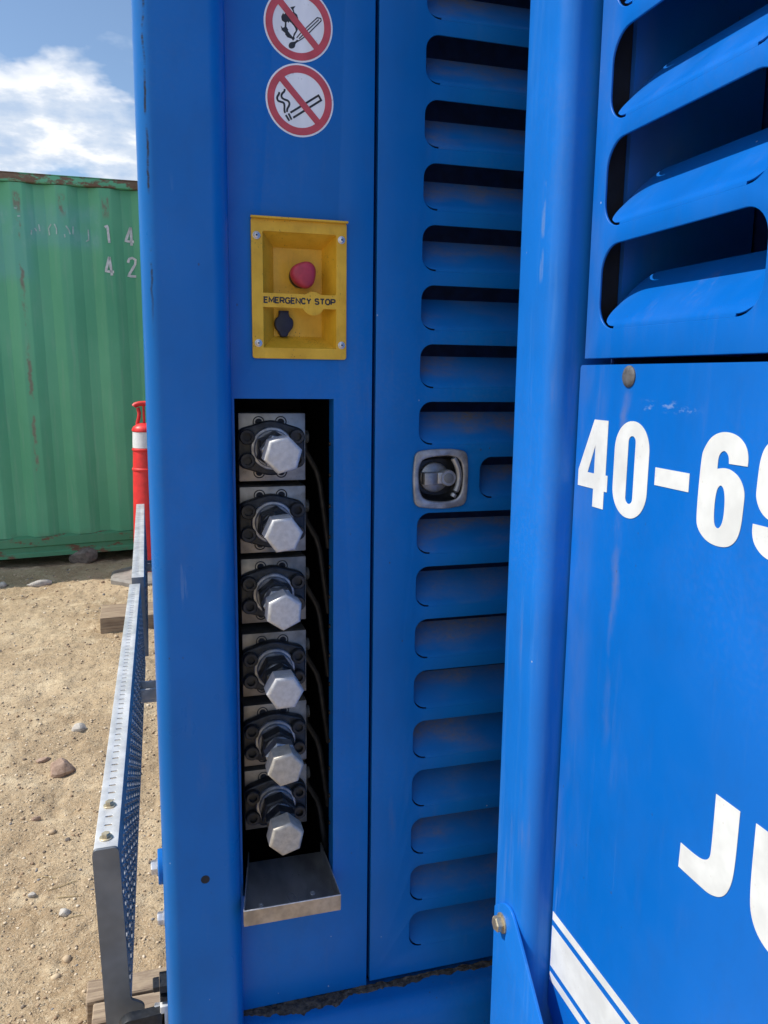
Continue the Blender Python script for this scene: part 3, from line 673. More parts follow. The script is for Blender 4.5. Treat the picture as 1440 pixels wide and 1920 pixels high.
# ---- six hydraulic ports in the opening
PX = .1757; YB = .05
PZ = [1.0935, .9838, .8738, .7555, .639, .5300]
def port(i, z):
    hb = .0505 if i < 5 else .0505
    bm = bx(.1295, YB, z-hb, .2292, YB+.12, z+hb, .001)
    pb = obj('port_block', bm, 'steel' if i < 2 else 'steel_dark', pp)
    # counterbored body screws of the block
    for sx in (-.0165, .0165):
        for sz in (-.0375, .0375):
            bm = bmesh.new(); lathe(bm, (PX+sx, YB+.0005, z+sz), (0, -1, 0), [(0, .0088), (.0014, .0088), (.0016, .0080), (.0004, .0070)], 24)
            q = obj('body_screw', bm, 'black_ox', pb)
            bm = bmesh.new(); cyl(bm, (PX+sx, YB-.0005, z+sz), (PX+sx, YB-.0013, z+sz), .0052, n=20); obj('screw_head', bm, 'black_in', pb)
    rj = random.Random(40+i)
    # flange: broad body with four bolt ears and a round hub
    out = []
    for a in range(0, 360, 6):
        t = R(a); c, s = math.cos(t), math.sin(t)
        rr = .0385
        out.append([rr*c, rr*s])
    hull = []
    pts = [(.0365*sx+.0130*math.cos(R(a)), .0165*sz+.0140*math.sin(R(a))) for sx in (-1, 1) for sz in (-1, 1) for a in range(0, 360, 15)]+[(.0405*math.cos(R(a)), .0405*math.sin(R(a))) for a in range(0, 360, 10)]
    pts = sorted(set((round(a, 5), round(b, 5)) for a, b in pts))
    def half(P):
        h = []
        for p in P:
            while len(h) > 1 and (h[-1][0]-h[-2][0])*(p[1]-h[-2][1])-(h[-1][1]-h[-2][1])*(p[0]-h[-2][0]) <= 0: h.pop()
            h.append(p)
        return h
    hull = half(pts)[:-1]+half(pts[::-1])[:-1]
    ff = (Vector((PX, YB, z)), FA[1], FA[2], FA[3])
    plate('flange', [hull], .017, 'black_ox', pb, frame=ff, d=.017, bevel=.003)
    for sx in (-1, 1):
        for sz in (-1, 1):
            bm = bmesh.new(); p = (PX+.0365*sx, YB-.0168, z+.0172*sz)
            lathe(bm, p, (0, -1, 0), [(0, .0112), (.0095, .0112), (.0110, .0100), (.0110, .0062), (.005, .0060)], 22)
            obj('flange_screw', bm, 'rubber' if (sx+sz+i) % 3 == 0 else 'black_ox', pb)
    bm = bmesh.new(); lathe(bm, (PX, YB-.0165, z), (0, -1, 0), [(0, .0318), (.006, .0318), (.0075, .0305), (.0078, .0275), (.0135, .0272), (.0145, .0262)], 44); obj('hub_collar', bm, 'collar', pb)
    ph = rj.uniform(0, 1.05)
    bm = bmesh.new(); r = .047/math.sqrt(3)
    lathe(bm, (PX, YB-.031, z), (0, -1, 0), [(0, r*.9), (.002, r), (.022, r), (.0245, r*.9)], 6, ph); obj('adapter_nut', bm, 'black_ox', pb)
    bm = bmesh.new(); lathe(bm, (PX, YB-.0550, z), (0, -1, 0), [(0, .0205), (.004, .0205), (.0045, .0190), (.010, .0190)], 30); obj('adapter_neck', bm, 'collar', pb)
    bm = bmesh.new(); r = .0430/math.sqrt(3); lathe(bm, (PX, YB-.0640, z), (0, -1, 0), [(0, r*.88), (.0018, r), (.0215, r), (.0235, r*.88)], 6, ph+.4); obj('swivel_nut', bm, 'black_ox' if i % 2 else 'collar', pb)
    bm = bmesh.new(); lathe(bm, (PX, YB-.0870, z), (0, -1, 0), [(0, .0170), (.002, .0175), (.006, .0175)], 28); obj('threaded_neck', bm, 'collar', pb)
    bm = bmesh.new(); r = .0462/math.sqrt(3); ph2 = [.25, .1, .45, .02, .2, .3][i]
    # hex cap with a turned chamfer on its face
    lathe(bm, (PX, YB-.0918, z), (0, -1, 0), [(0, r*.88), (.0020, r), (.0302, r), (.0320, r*.95), (.0332, r*.865), (.0333, r*.80)], 6, ph2)
    cp = obj('hex_cap', bm, 'cap_warm' if i >= 4 else 'cap', pb)
    bmesh_ = None
    # side fitting with drain hose
    bm = bmesh.new()
    lathe(bm, (.2292, YB+.045, z+.012), (1, 0, 0), [(0, .0085), (.004, .0085), (.0042, .0105), (.006, .0095), (.008, .0105), (.010, .0095), (.012, .0105), (.013, .009)], 18)
    obj('side_fitting', bm, 'galv_dark', pb)
    bm = bmesh.new(); L = [(.236, YB+.048, z+.006), (.238, YB+.050, z-.010), (.247, YB+.05, z-.026), (.256, YB+.05, z-.042), (.2615, YB+.05, z-.062), (.266, YB+.05, z-.095), (.272, YB+.052, z-.135), (.278, YB+.06, z-.17)]
    tube(bm, [(a, b, c) for a, b, c in L], .0046, 10); obj('drain_hose', bm, 'hose', pb)
for i, z in enumerate(PZ): port(i, z)
# drip tray under the ports
bm = bmesh.new(); zt = .4195; T = [(.1135, -.065), (.2575, -.065), (.2580, .085), (.1385, .085)]; th = .002; hz = .021
def quadprism(bm, P, z0, z1):
    a = [bm.verts.new((x, y, z0)) for x, y in P]; b = [bm.verts.new((x, y, z1)) for x, y in P]; n = len(P)
    for i in range(n): bm.faces.new((a[i], a[(i+1) % n], b[(i+1) % n], b[i]))
    bm.faces.new(a); bm.faces.new(b); return bm
quadprism(bm, T, zt-.022, zt-.020)
tray = obj('drip_tray', bm, 'tray', pp, smooth=0)
bm = bmesh.new(); quadprism(bm, [(.1125, -.067), (.2585, -.067), (.2585, -.0652), (.1125, -.0652)], zt-.024, zt+.0005); obj('tray_front_lip', bm, 'tray_lip', tray, smooth=0)
bm = bmesh.new(); quadprism(bm, [(.2578, -.065), (.2594, -.065), (.2594, .08), (.2578, .08)], zt-.022, zt); obj('tray_side_wall', bm, 'tray', tray, smooth=0)
bm = bmesh.new(); quadprism(bm, [(.1118, -.065), (.1134, -.065), (.1384, .085), (.1368, .085)], zt-.022, zt); obj('tray_side_wall', bm, 'tray', tray, smooth=0)
bm = bmesh.new(); tube(bm, [(.1125, -.066, zt+.0006), (.2585, -.066, zt+.0006)], .0011, 8); tube(bm, [(.2586, -.066, zt+.0004), (.2586, .05, zt+.0004)], .0009, 8); tube(bm, [(.1126, -.066, zt+.0004), (.13, .04, zt+.0004)], .0009, 8); obj('bright_tray_edge', bm, 'silver', tray)
for x, y in ((.142, -.030), (.224, -.022)):
    bm = bmesh.new(); lathe(bm, (x, y, zt-.0199), (0, 0, 1), [(0, .0040), (.0016, .0040), (.0018, .0022), (.0006, .0018)], 16); q = obj('rivet', bm, 'silver', tray)

# bolts and hinge bracket on the left side of the post
bm = bmesh.new(); lathe(bm, (.0005, .03, .452), (-1, 0, 0), [(0, .026), (.006, .026), (.0075, .0245)], 28); bs = obj('mount_pad', bm, 'blue', pp)
bm = bmesh.new(); hexbolt(bm, (-.007, .03, .452), (-1, 0, 0), .019, .0085, .013); obj('hex_bolt', bm, 'silver', bs)
bm = bmesh.new(); hexbolt(bm, (.0, .05, .350), (-1, 0, 0), .017, .009, .012); obj('hex_bolt', bm, 'silver', pp)
bm = bmesh.new(); box(bm, .004, .02, .29, .0095, .07, .50, .001); obj('side_plate', bm, 'blue', pp)

# skid under the machine
bm = bmesh.new(); box(bm, .03, .08, -.098, .16, 3.9, .05, .008); box(bm, 1.84, .05, -.098, 1.97, 3.9, .05, .008); obj('skid_rail', bm, 'blue', pp)

# ------------------------------------------------------------------ right cabinet (post, louvred panel, lettered panel on plane x = .52)
cab = empty('machine_cabinet', (.55, -.6, ZG))
cab.location = (0, 0, 0)
tag(cab, 'sunlit blue machine cabinet with big louvres and white 40-69 lettering', 'machine cabinet')
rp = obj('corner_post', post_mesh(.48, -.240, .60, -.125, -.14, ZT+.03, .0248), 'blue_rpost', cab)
UE = 1.42
bslots = [(.2785, 1.2576+.1146*k, .5475, 1.2576+.1146*k+.095) for k in range(0, 8)]
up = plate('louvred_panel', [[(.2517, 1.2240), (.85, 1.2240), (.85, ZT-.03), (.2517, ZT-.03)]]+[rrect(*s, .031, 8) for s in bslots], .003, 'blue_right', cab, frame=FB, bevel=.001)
tabB = tab_mesh('louvre', .269, .095, .031, 45, FB, inset=.003, th=.002, rows=20, bend=.014); tabB.materials.append(mat['blue_right'])
for s in bslots: link_mesh('louvre', tabB, None, up, (XB+.0005, -s[0], s[1]))
bm = bx(XB+.0035, -.85, 1.2242, XB+.03, -.2546, 1.2262); obj('panel_return', bm, 'blue_right', up, smooth=0)
bm = bx(XB+.034, -.2715, 1.23, XB+.215, -.2635, ZT-.06); obj('inner_frame', bm, 'blue_right', up, smooth=0)
bm = bx(XB+.005, -.2635, 1.23, XB+.0335, -.2560, ZT-.06); obj('dark_gap_strip', bm, 'black_in', up, smooth=0)  # black strip added to paint the dark gap at the slot ends
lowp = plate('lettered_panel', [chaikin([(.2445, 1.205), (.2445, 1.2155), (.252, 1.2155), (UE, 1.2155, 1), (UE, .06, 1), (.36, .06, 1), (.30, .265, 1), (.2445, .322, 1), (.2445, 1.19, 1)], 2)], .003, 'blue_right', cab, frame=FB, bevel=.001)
bm = bmesh.new(); box(bm, XB+.0035, -.2475, .33, XB+.03, -.2455, 1.212); box(bm, XB+.0035, -UE, 1.2125, XB+.03, -.2476, 1.2145); obj('panel_return', bm, 'blue_right', lowp, smooth=0)
bm = bmesh.new(); box(bm, XB+.22, -UE, -.1, XB+.23, -.26, ZT-.05); box(bm, XB+.035, -.262, -.1, XB+.22, -.255, ZT-.05); box(bm, XB+.035, -UE, -.1, XB+.22, -UE+.01, ZT-.05); box(bm, XB+.035, -UE, 1.213, XB+.22, -.262, 1.2145)
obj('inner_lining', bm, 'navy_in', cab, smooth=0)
bm = bmesh.new(); box(bm, .602, -.235, -.12, 1.9, -.13, ZT, .004); box(bm, XB+.24, -UE-.02, -.12, 1.9, -.24, ZT, .004); obj('cabinet_body', bm, 'blue', cab)
plate('plain_panel', [[(.856, 1.224), (UE, 1.224), (UE, ZT-.03), (.856, ZT-.03)]], .003, 'blue_right', cab, frame=FB, bevel=.001)
bm = bx(.50, -UE-.03, ZT+.002, 1.92, -.13, ZT+.05, .01); obj('roof', bm, 'blue', cab)
bm = bmesh.new(); lathe(bm, (XB-.0001, -.3510, 1.2030), (-1, 0, 0), [(0, .0122), (.0012, .0122), (.0028, .0100), (.0036, .006), (.0038, .003)], 32)
obj('dome_plug', bm, 'plug', cab)
# brace with hex bolt
bt = [(.06, .62)]
c0 = (.172, .402); rb = .0475; br = [(.1510, .4200), (.1570, .4260), (.1634, .4306), (.169, .436), (.176, .441), (.183, .4448), (.1898, .4471), (.197, .4486), (.204, .4480), (.2110, .4452), (.2180, .4400), (.225, .4335), (.70, -.037), (.55, -.10), (.1510, .20)][::-1]
FBp = (Vector((.48, 0, 0)), FB[1], FB[2], FB[3])
brace = plate('brace_bar', [br], .0045, 'blue_rpost', cab, frame=FBp, d=.0050, bevel=.001)
bm = bmesh.new(); hexbolt(bm, (.4749, -.1801, .4118), (-1, 0, 0), .0195, .010, .0145, .0025); obj('hex_bolt', bm, 'bolt', brace)
# white lettering
G = {"d4o": [[0.2841, 1.1516, 1], [0.3147, 1.1515, 1], [0.3147, 1.0872, 1], [0.3194, 1.0872, 1], [0.3194, 1.0676, 1], [0.3130, 1.0676, 1], [0.3130, 1.0461, 1], [0.2890, 1.0461, 1], [0.2890, 1.0680, 1], [0.2525, 1.0680, 1], [0.2523, 1.0879, 1]],
 "d4i": [[0.289, 1.1212, 1], [0.2742, 1.0866, 1], [0.2892, 1.0866, 1]],
 "d6": [[0.5482, 1.1234, 1], [0.5484, 1.1322], [0.5439, 1.1427], [0.5312, 1.1512], [0.5127, 1.1531], [0.4965, 1.1473], [0.4871, 1.1349], [0.4840, 1.126], [0.4828, 1.0661], [0.4865, 1.0547], [0.5, 1.0453], [0.5180, 1.0430], [0.5350, 1.0465], [0.5459, 1.0600], [0.5475, 1.091], [0.5471, 1.1007], [0.5399, 1.1121], [0.5272, 1.1183], [0.5169, 1.1189], [0.5082, 1.117, 1], [0.5083, 1.1299], [0.5155, 1.1360], [0.5226, 1.1311], [0.5235, 1.1234, 1]],
 "d6i": [[0.5084, 1.0640], [0.5082, 1.0952], [0.5150, 1.1040], [0.5218, 1.0957], [0.5226, 1.0690], [0.5160, 1.0590]],
 "J": [[0.5443, 0.8030, 1], [0.5778, 0.8030, 1], [0.5775, 0.7495], [0.5752, 0.7250], [0.5660, 0.7060], [0.5485, 0.6970], [0.5300, 0.6965], [0.4979, 0.6965, 1], [0.4988, 0.7241, 1], [0.5200, 0.7241], [0.5340, 0.7260], [0.5430, 0.7330], [0.5443, 0.7449]]}
def deco(name, loops): return plate(name, loops, .0004, 'letter', cab, frame=FB, d=.0006)
deco('digit_four', [chaikin(G['d4o']), chaikin(G['d4i'])])
deco('digit_zero', [rrect(.3312, 1.0447, .3985, 1.1540, .0330, 12), rrect(.3582, 1.0610, .3722, 1.1375, .0069, 8)])
deco('dash', [[(.4112, 1.0888), (.4682, 1.0888), (.4682, 1.1077), (.4112, 1.1077)]])
deco('digit_six', [chaikin(G['d6'], 3), chaikin(G['d6i'], 3)])
rot = lambda L: [[1.1085+.0005-p[0]+.0]+[2.1968-p[1]]+p[2:] for p in L]
deco('digit_nine', [chaikin(rot(G['d6']), 3), chaikin(rot(G['d6i']), 3)])
deco('letter_j', [chaikin(G['J'], 3)])
deco('letter_u', [chaikin([(.5985, .8030, 1), (.6320, .8030, 1), (.6320, .7500), (.6340, .7300), (.6480, .7230), (.6640, .7300), (.6660, .7500), (.6660, .8030, 1), (.6990, .8030, 1), (.6990, .7400), (.6960, .7120), (.6800, .6950), (.6480, .6910), (.6180, .6950), (.6020, .7120), (.5985, .7400)], 3)])
for a, b in ((.4560, .4682), (.3845, .4462), (.3625, .3745)):
    deco('white_stripe', [[(.2460 if a > .37 else .2460, a), (UE-.002, a), (UE-.002, b), (.2460, b)]])

# ------------------------------------------------------------------ folded walkway planks on the left
def plank(name, label, x, y0, y1, ztop, tilt, yaw, w=.037, h=.305, detailed=True):
    o = empty(name, (x, y0, ztop-h), (0, tilt, yaw)); tag(o, label, 'walkway plank', 'folded galvanised walkway planks')
    L = y1-y0
    FT = (Vector((0, 0, h)), Vector((0, 1, 0)), Vector((-1, 0, 0)), Vector((0, 0, 1)))
    n = int((L-.06)/.0275)
    sl = [rrect(.045+.0275*i-.0024, -.0062, .045+.0275*i+.0024, .0062, .0022, 3) for i in range(n)]
    plate('perforated_flange', [[(0, -w/2), (L, -w/2), (L, w/2), (0, w/2)]]+sl, .0025, 'galv', o, frame=FT, bevel=.0008)
    bm = bx(-w/2, 0, 0, w/2, L, .0025); obj('lower_flange', bm, 'galv', o)
    FR = (Vector((w/2, 0, 0)), Vector((0, 1, 0)), Vector((0, 0, 1)), Vector((1, 0, 0)))
    holes = []; rowz = [.045, .085, .125, .165, .205, .245] if detailed else [.08, .15, .22]; stp = .052 if detailed else .11
    for r_, zr in enumerate(rowz):
        for i in range(int((L-.05)/stp)):
            yc = .04+stp*(i+(.5 if r_ % 2 else 0)); 
            if yc < L-.02: holes.append((yc, zr))
    tp = plate('tread_face', [[(0, .0026), (L, .0026), (L, h-.0026), (0, h-.0026)]]+[circ(a, b, .0125, 8) for a, b in holes], .0025, 'galv_tread', o, frame=FR, smooth=20)
    bm = bmesh.new()
    for a, b in holes:
        for q in range(6):
            t = 2*math.pi*q/6+.3; r0, r1 = .0125, .0165
            p = [(a+r0*math.cos(t+s), b+r0*math.sin(t+s)) for s in (-.33, .33)]
            v = [bm.verts.new((w/2+.0002, y, z)) for y, z in p]+[bm.verts.new((w/2+.0036, a+(r0+.001)*math.cos(t), b+(r0+.001)*math.sin(t)))]+[bm.verts.new((w/2+.0002, a+r1*math.cos(t), b+r1*math.sin(t)))]
            bm.faces.new((v[0], v[1], v[2])); bm.faces.new((v[0], v[2], v[3])); bm.faces.new((v[1], v[3], v[2]))
    tag(obj('grip_teeth', bm, 'galv_tread', tp, smooth=0), kind='stuff')
    return o, L
p1, L1 = plank('walkway_plank', 'nearer galvanised walkway plank folded upright beside the blue post', -.0777, .1, 1.80, .4525, R(-1.6), R(-.87))
bm = bmesh.new()
FE = (Vector((0, -.001, 0)), Vector((1, 0, 0)), Vector((0, 0, 1)), Vector((0, -1, 0)))
plate('end_plate', [chaikin([(-.0192, .0, 1), (-.0192, .288, 1), (-.0192, .3075), (-.0050, .3075), (.0040, .3075), (.0190, .3075), (.0190, .290), (.0190, .055), (.0190, .032), (.030, .026), (.040, .018), (.040, .004), (.034, -.012), (.020, -.03, 1), (-.0192, -.03, 1)], 2)], .006, 'galv_dark', p1, frame=FE, d=.006, bevel=.0012)
for y in (.032, .135):
    bm = bmesh.new(); hexbolt(bm, (-.001, y, .3055), (0, 0, 1), .0125, .007, .0105, .0018, .2); obj('flange_bolt', bm, 'bolt', p1)
p2, L2 = plank('walkway_plank', 'farther galvanised walkway plank in line behind the first one', -.0445, 1.885, 3.66, .4540, R(-1.2), R(-.03), w=.044, detailed=False)
bm = bx(-.022, -.004, 0, .022, 0, .307, .001); obj('end_plate', bm, 'galv_dark', p2)

hb = empty('hinge_bracket', (-.056, .05, .166)); tag(hb, 'black hinge bracket bolted to foot of blue post beside plank end', 'bracket')
FH = (Vector((0, 0, 0)), Vector((1, 0, 0)), Vector((0, 0, 1)), Vector((0, -1, 0)))
plate('bracket_arm', [[(.052, .0235)]+[(-.000+.021*math.cos(R(a)), .021*math.sin(R(a))) for a in range(80, 281, 10)]+[(.052, -.032)]], .020, 'black_ox', hb, frame=FH, d=.010, bevel=.0015)
bm = bmesh.new(); hexbolt(bm, (0, -.0102, -.002), (0, -1, 0), .018, .009, .014); obj('pivot_bolt', bm, 'silver', hb)
bm = bmesh.new(); box(bm, .044, -.01, -.03, .058, .035, .034, .002); obj('clamp_block', bm, 'galv', hb)
bm = bmesh.new(); hexbolt(bm, (.044, .01, .014), (-1, 0, 0), .018, .009, .0); obj('clamp_bolt', bm, 'silver', hb)
bm = bmesh.new(); hexbolt(bm, (.044, .01, .060), (-1, 0, 0), .019, .010, .0); box(bm, .0445, -.004, .038, .058, .03, .046); box(bm, .0445, -.004, .054, .058, .03, .066); obj('black_bolt', bm, 'black_ox', hb)
for k, yy in enumerate((1.24, 2.9)):
    st = empty('walkway_strut', (-.05, yy, .26)); tag(st, ('nearer' if k == 0 else 'farther')+' galvanised strut joining the walkway plank to the machine side', 'strut', 'struts carrying the folded walkway')
    bm = bmesh.new(); box(bm, -.02, -.035, -.02, .085, .035, -.012, .001); box(bm, -.02, -.035, -.012, .085, -.029, .022, .001); box(bm, -.02, .029, -.012, .085, .035, .022, .001); obj('channel', bm, 'galv', st)
    bm = bmesh.new(); hexbolt(bm, (.052, -.015, .0), (-1, 0, 0), .02, .012, .015); obj('strut_bolt', bm, 'silver', st)

# ------------------------------------------------------------------ shipping container
ct = empty('shipping_container', (0, 4.95, -.1)); ct.matrix_world = Matrix.Translation((0, 4.95, -.1)) @ Matrix.Rotation(R(4.5), 4, 'Z') @ Matrix.Rotation(R(-1.15), 4, 'Y')
tag(ct, 'weathered green corrugated shipping container with rusty top rail', 'shipping container')
PER, DEP = .278, .036
def corr(u):
    t = ((u+.725+PER/2) % PER)/PER*.278-.139          # 0 at the middle of an outer rib
    a = abs(t)
    if a < .037: return 0.0
    if a > .104: return DEP
    return DEP*(a-.037)/.067
xs = []
u0, u1 = -3.6, 2.3
k = math.floor((u0+.725)/PER)
while True:
    c = -.725+PER*k
    for o_ in (-.104, -.037, .037, .104):
        if u0 < c+o_ < u1: xs.append(c+o_)
    k += 1
    if c > u1: break
xs = sorted([u0]+xs+[u1]); bm = bmesh.new(); zs = [.165, .4, .9, 1.4, 1.9, 2.3, 2.545]
gr = [[bm.verts.new((x, corr(x)+.004, z)) for x in xs] for z in zs]
for j in range(len(zs)-1):
    for i in range(len(xs)-1): bm.faces.new((gr[j][i], gr[j][i+1], gr[j+1][i+1], gr[j+1][i]))
me = finish(bm, 'corrugated_wall', 0); cw = link_mesh('corrugated_wall', me, 'green', ct)
me.shade_smooth(); me.set_sharp_from_angle(angle=R(20))
bv = cw.modifiers.new('bend', 'BEVEL'); bv.width = .012; bv.segments = 3; bv.limit_method = 'ANGLE'; bv.angle_limit = R(15)
bm = bx(u0, -.004, 2.548, u1, .07, 2.601, .006); obj('top_rail', bm, 'green_rail', ct)
bm = bx(u0, -.006, 2.601, u1, 2.4, 2.606); obj('roof_sheet', bm, 'green_rail', ct)
bm = bmesh.new(); prof = [(.036, .172), (-.004, .158), (-.004, .100), (.010, .092), (.010, .058), (-.002, .05), (-.002, .022), (.06, .022), (.06, .172)]
A0 = [bm.verts.new((u0, y, z)) for y, z in prof]; B0 = [bm.verts.new((u1, y, z)) for y, z in prof]
for i in range(len(prof)): bm.faces.new((A0[i], A0[(i+1) % len(prof)], B0[(i+1) % len(prof)], B0[i]))
bm.faces.new(A0); bm.faces.new(B0); obj('bottom_rail', bm, 'green_rail2', ct, smooth=30)
bm = bmesh.new(); box(bm, u0, .08, .05, u1, 2.4, 2.6); obj('box_body', bm, 'green', ct, smooth=0)
bm = bx(u0-.16, -.008, .02, u0, .2, 2.606, .008); obj('corner_casting_post', bm, 'green_rail2', ct)
num = [[[-.182, 2.289], [-.163, 2.299], [-.161, 2.244], [-.158, 2.187]], [[-.009, 2.303], [-.048, 2.209], [.008, 2.206]], [[-.009, 2.303], [-.008, 2.245], [-.009, 2.181]], [[-.164, 2.094], [-.193, 1.997], [-.139, 1.994]], [[-.164, 2.094], [-.158, 2.024], [-.154, 1.97]], [[-.04, 2.064], [-.031, 2.09], [-.009, 2.098], [.012, 2.084], [.008, 2.055], [-.022, 2.007], [-.043, 1.974], [.01, 1.972]]]
ghost = [[[-.651, 2.22], [-.647, 2.251]], [[-.628, 2.265], [-.616, 2.246]], [[-.601, 2.291], [-.596, 2.247]], [[-.538, 2.222], [-.541, 2.267], [-.523, 2.295]], [[-.503, 2.295], [-.491, 2.262], [-.493, 2.228]], [[-.441, 2.209], [-.443, 2.23]], [[-.431, 2.286], [-.414, 2.26], [-.406, 2.231]], [[-.385, 2.285], [-.389, 2.233]], [[-.289, 2.273], [-.289, 2.206], [-.308, 2.194]], [[-.743, 2.381], [-.727, 2.381]], [[-.727, 2.331], [-.709, 2.332]]]
def cstroke(bm, pts, w):
    P = []
    for a, b in zip(pts, pts[1:]):
        m_ = max(1, int(math.dist(a, b)/.012)); P += [(a[0]+(b[0]-a[0])*i/m_, a[1]+(b[1]-a[1])*i/m_) for i in range(m_)]
    P.append(tuple(pts[-1])); P = [Vector(p) for p in P]; rows_ = []
    for i, p in enumerate(P):
        t = (P[min(i+1, len(P)-1)]-P[max(0, i-1)]).normalized(); n_ = Vector((-t.y, t.x))
        ww = w*(1+.18*noise.noise((p.x*60, p.y*60, 2)))
        rows_.append([bm.verts.new((q.x, corr(q.x)+.004-.0035, q.y)) for q in (p+n_*ww/2, p+n_*ww*.2, p-n_*ww*.2, p-n_*ww/2)])
    for a, b in zip(rows_, rows_[1:]):
        for i in range(3): bm.faces.new((a[i], a[i+1], b[i+1], b[i]))
for nm, idx in (('digit_one', [0]), ('digit_four', [1, 2]), ('digit_four', [3, 4]), ('digit_two', [5])):
    bm = bmesh.new()
    for i in idx: cstroke(bm, num[i], .0165)
    obj(nm, bm, 'stencil', ct, smooth=0)
for nm, a_, b_ in (('faded_letter_m', 0, 3), ('faded_letter_o', 3, 5), ('faded_letter_a', 5, 8), ('faded_letter_u', 8, 9), ('faded_dash', 9, 10), ('faded_dash', 10, 11)):
    bm = bmesh.new()
    for s_ in ghost[a_:b_]: cstroke(bm, s_, .0085)
    tag(obj(nm, bm, 'ghost', ct, smooth=0), kind='stuff' if b_-a_ > 1 else None)

# ------------------------------------------------------------------ rocks
def rock(name, loc, size, seed, m, label, sub=3, rotz=0, cat='rock', group=None, flat=.0):
    bm = bmesh.new(); bmesh.ops.create_icosphere(bm, subdivisions=sub, radius=1)
    rn = random.Random(seed); cuts = [(Vector((rn.uniform(-1, 1), rn.uniform(-1, 1), rn.uniform(-.4, 1))).normalized(), rn.uniform(.55, .85)) for _ in range(7)]
    for v in bm.verts:
        p = v.co.copy()
        for n_, d_ in cuts:
            e = p.dot(n_)-d_
            if e > 0: p -= n_*e*.85
        p *= 1+.14*noise.noise(p*1.6+Vector((seed, 0, 0)))+.05*noise.noise(p*5+Vector((0, seed, 0)))
        v.co = Vector((p.x*size[0], p.y*size[1], p.z*size[2]))
    o = obj(name, bm, m, None, loc, (0, 0, rotz), 25)
    return tag(o, label, cat, group)
def gz(x, y): return ZG+ground_h(x, y)
def rk(name, x, y, sx, sy, sz, seed, m, label, rotz=0, **k): return rock(name, (x, y, gz(x, y)+sz*.45), (sx, sy, sz), seed, m, label, rotz=rotz, **k)
rk('rock', -.324, 1.665, .047, .040, .036, 3, 'rock_tan', 'rounded brown rock, the largest lying on the open dirt', .3)
rk('rock', -.2925, 1.98, .030, .022, .018, 8, 'rock_grey', 'pale angular stone lying beyond the brown rock near the plank')
rk('rock', -.398, 1.765, .028, .014, .011, 12, 'rock_tan', 'flat oblong stone just left of the brown rock', .25)
rk('rock', -.2455, .868, .0155, .013, .011, 17, 'rock_grey', 'sharp grey stone lying alone in the near dirt')
rk('rock', -.268, 1.215, .0085, .008, .007, 21, 'rock_dark', 'small dark pebble near the side of the walkway plank', sub=2)
rk('rock', -.372, 1.365, .015, .011, .009, 24, 'rock_tan', 'small tan stone just in front of the brown rock', sub=2)
rk('rock', -.93, 4.36, .032, .026, .022, 31, 'rock_grey', 'white stone at the left edge of the container shadow')
rk('rock', -.70, 4.33, .075, .030, .028, 36, 'rock_grey', 'long pale stone lying where the container shadow ends', .2)
rock('boulder', (-.478, 4.93, -.105), (.105, .08, .078), 44, 'rock_dark', 'dark boulder wedged under the bottom rail of the container', cat='boulder')
rk('rock', -.335, .965, .012, .009, .008, 51, 'rock_grey', 'small white stone left of the sharp grey stone', sub=2)
# loose pebbles and grit
bm = bmesh.new(); rn = random.Random(5); ico = bmesh.new(); bmesh.ops.create_icosphere(ico, subdivisions=1, radius=1)
iv = [v.co.copy() for v in ico.verts]; ifc = [[v.index for v in f.verts] for f in ico.faces]; ico.free()
pv, pf = [], []
for i in range(12500):
    y = .15+4.6*rn.random()**1.7; x = rn.uniform(-.16*y-.62, .25)
    if y > 2.2 and rn.random() < .35: continue
    s = .0010+.0036*rn.random()**3.2*(1+.35*y)
    if rn.random() < .025: s *= 2.3
    base = len(pv); z = gz(x, y)+s*.2; a = rn.uniform(0, 6.28); ca, sa = math.cos(a), math.sin(a)
    ex, ey, ez = s*rn.uniform(.8, 1.5), s*rn.uniform(.7, 1.1), s*rn.uniform(.5, .9)
    for c in iv:
        j = rn.uniform(.8, 1.15); X, Y, Z_ = c.x*ex*j, c.y*ey*j, c.z*ez*j
        pv.append((x+X*ca-Y*sa, y+X*sa+Y*ca, z+Z_))
    pf += [[base+q for q in f] for f in ifc]
def pebble_mat():
    k = NT('mixed_grit'); g = k.n('ShaderNodeNewGeometry').outputs['Random Per Island']
    c = k.mix(k.ramp(g, 0, .5), (.30, .20, .125), (.58, .45, .30)); c = k.mix(k.ramp(g, .55, 1), c, (.74, .65, .52))
    c = k.mix(k.ramp(g, .86, .88), c, (.17, .13, .10)); c = k.mix(k.ramp(g, .95, .96), c, (.22, .21, .21)); return k.out(c, .9)
mat['pebble'] = pebble_mat()
me = bpy.data.meshes.new('loose_grit'); me.from_pydata(pv, [], pf); me.shade_smooth()
o = link_mesh('loose_grit', me, 'pebble'); tag(o, 'loose grit and pebbles strewn over the dirt', 'grit', kind='stuff')
# dry stalks
for i, (x, y, L, a, lab) in enumerate(((-.305, 1.03, .055, 2.6, 'short dry straw lying beside a bent stalk'), (-.262, .985, .085, .35, 'longest dry straw lying near the plank end'), (-.225, .845, .05, .1, 'dry straw lying just behind the sharp grey stone'), (-.245, .93, .05, -.1, 'dry straw lying between the long straw and the stone'))):
    pts = []
    for j in range(9):
        t = j/8-.5; px_, py_ = x+L*t*math.cos(a)+.004*math.sin(j*1.3+i), y+L*t*math.sin(a); pts.append((px_, py_, gz(px_, py_)+.0025))
    bm = tube(bmesh.new(), pts, .0011, 6); tag(obj('straw', bm, 'straw'), lab, 'straw', 'dry straws on the dirt')

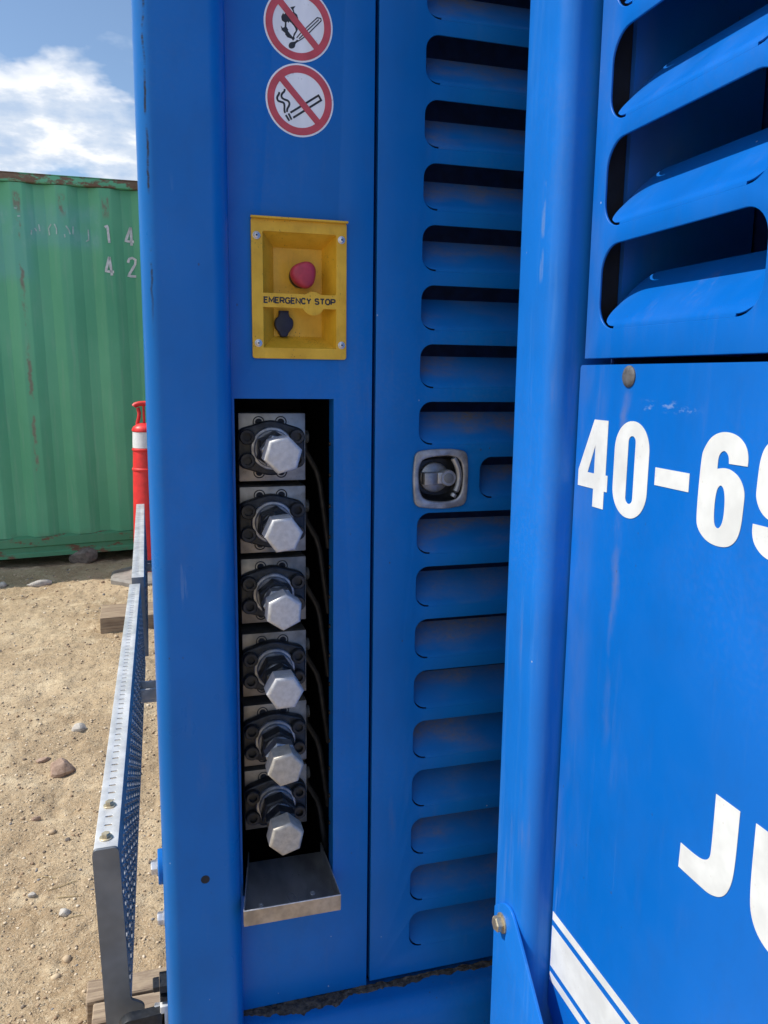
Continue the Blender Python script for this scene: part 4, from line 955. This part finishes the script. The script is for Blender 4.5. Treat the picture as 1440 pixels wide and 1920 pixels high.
# ------------------------------------------------------------------ timbers under the machine
def timber(name, x0, x1, y0, y1, z0, z1, seed, label, group=None, parent=None):
    bm = bmesh.new(); box(bm, x0, y0, z0, x1, y1, z1, .003, 1)
    bmesh.ops.subdivide_edges(bm, edges=[e for e in bm.edges if e.calc_length() > .06], cuts=9, use_grid_fill=True)
    for v in bm.verts:
        q = v.co*14+Vector((seed, 0, 0)); v.co += Vector((noise.noise(q)*.003, noise.noise(q*1.3+Vector((3, 3, 3)))*.003, noise.noise(q*.8+Vector((7, 1, 2)))*.003))
    return tag(obj(name, bm, 'wood', smooth=40), label, 'timber', group)
timber('timber', -.165, .5, .452, .515, ZG-.01, -.098, 1, 'back timber of the three under the near corner of the machine', 'timbers under the machine')
timber('timber', -.150, .5, .388, .444, ZG-.01, -.0985, 2, 'middle timber of the three under the near corner of the machine', 'timbers under the machine')
timber('timber', -.158, .5, .300, .380, ZG-.01, -.0982, 3, 'front timber of the three under the near corner of the machine', 'timbers under the machine')
timber('timber', -.272, .6, 3.17, 3.42, ZG-.02, -.068, 4, 'wide brown timber sticking out beyond the plank, near the cone', 'timbers under the machine')

# ------------------------------------------------------------------ traffic delineator cone
CX, CY = -.010, 4.36
cz = gz(CX, CY)
cn_ = empty('delineator_cone', (CX, CY, cz)); tag(cn_, 'red delineator cone with white band and looped handle', 'traffic cone')
bm = bmesh.new(); lathe(bm, (0, 0, -.01), (0, 0, 1), [(0, .27), (.03, .272), (.045, .255), (.06, .14), (.07, .12)], 8, R(22.5)); obj('rubber_base', bm, 'cone_base', cn_, smooth=20)
bm = bmesh.new(); lathe(bm, (0, 0, .05), (0, 0, 1), [(0, .104), (.675, .086), (.68, .091), (.69, .091), (.695, .085), (.805, .081), (.81, .087), (.818, .087), (.823, .080), (.930, .076), (.934, .083), (.946, .083), (.962, .074), (.982, .044), (.985, .03)], 40); obj('cone_body', bm, 'cone_red', cn_)
bm = bmesh.new(); lathe(bm, (0, 0, .05), (0, 0, 1), [(.826, .0825), (.929, .0795)], 40); obj('reflective_band', bm, 'cone_white', cn_)
bm = bmesh.new()
tube(bm, [(-.044, 0, 1.00), (-.046, 0, 1.035), (-.036, 0, 1.07), (-.032, 0, 1.10), (-.040, 0, 1.135)], .0115, 12)
tube(bm, [(.044, 0, 1.00), (.046, 0, 1.035), (.036, 0, 1.07), (.032, 0, 1.10), (.040, 0, 1.135)], .0115, 12)
tube(bm, [(-.064, 0, 1.142), (-.056, 0, 1.152), (-.03, 0, 1.160), (0, 0, 1.162), (.03, 0, 1.160), (.056, 0, 1.152), (.064, 0, 1.142)], .0165, 12)
tube(bm, [(-.004, 0, 1.01), (-.004, 0, 1.15)], .008, 10)
obj('loop_handle', bm, 'cone_red', cn_)
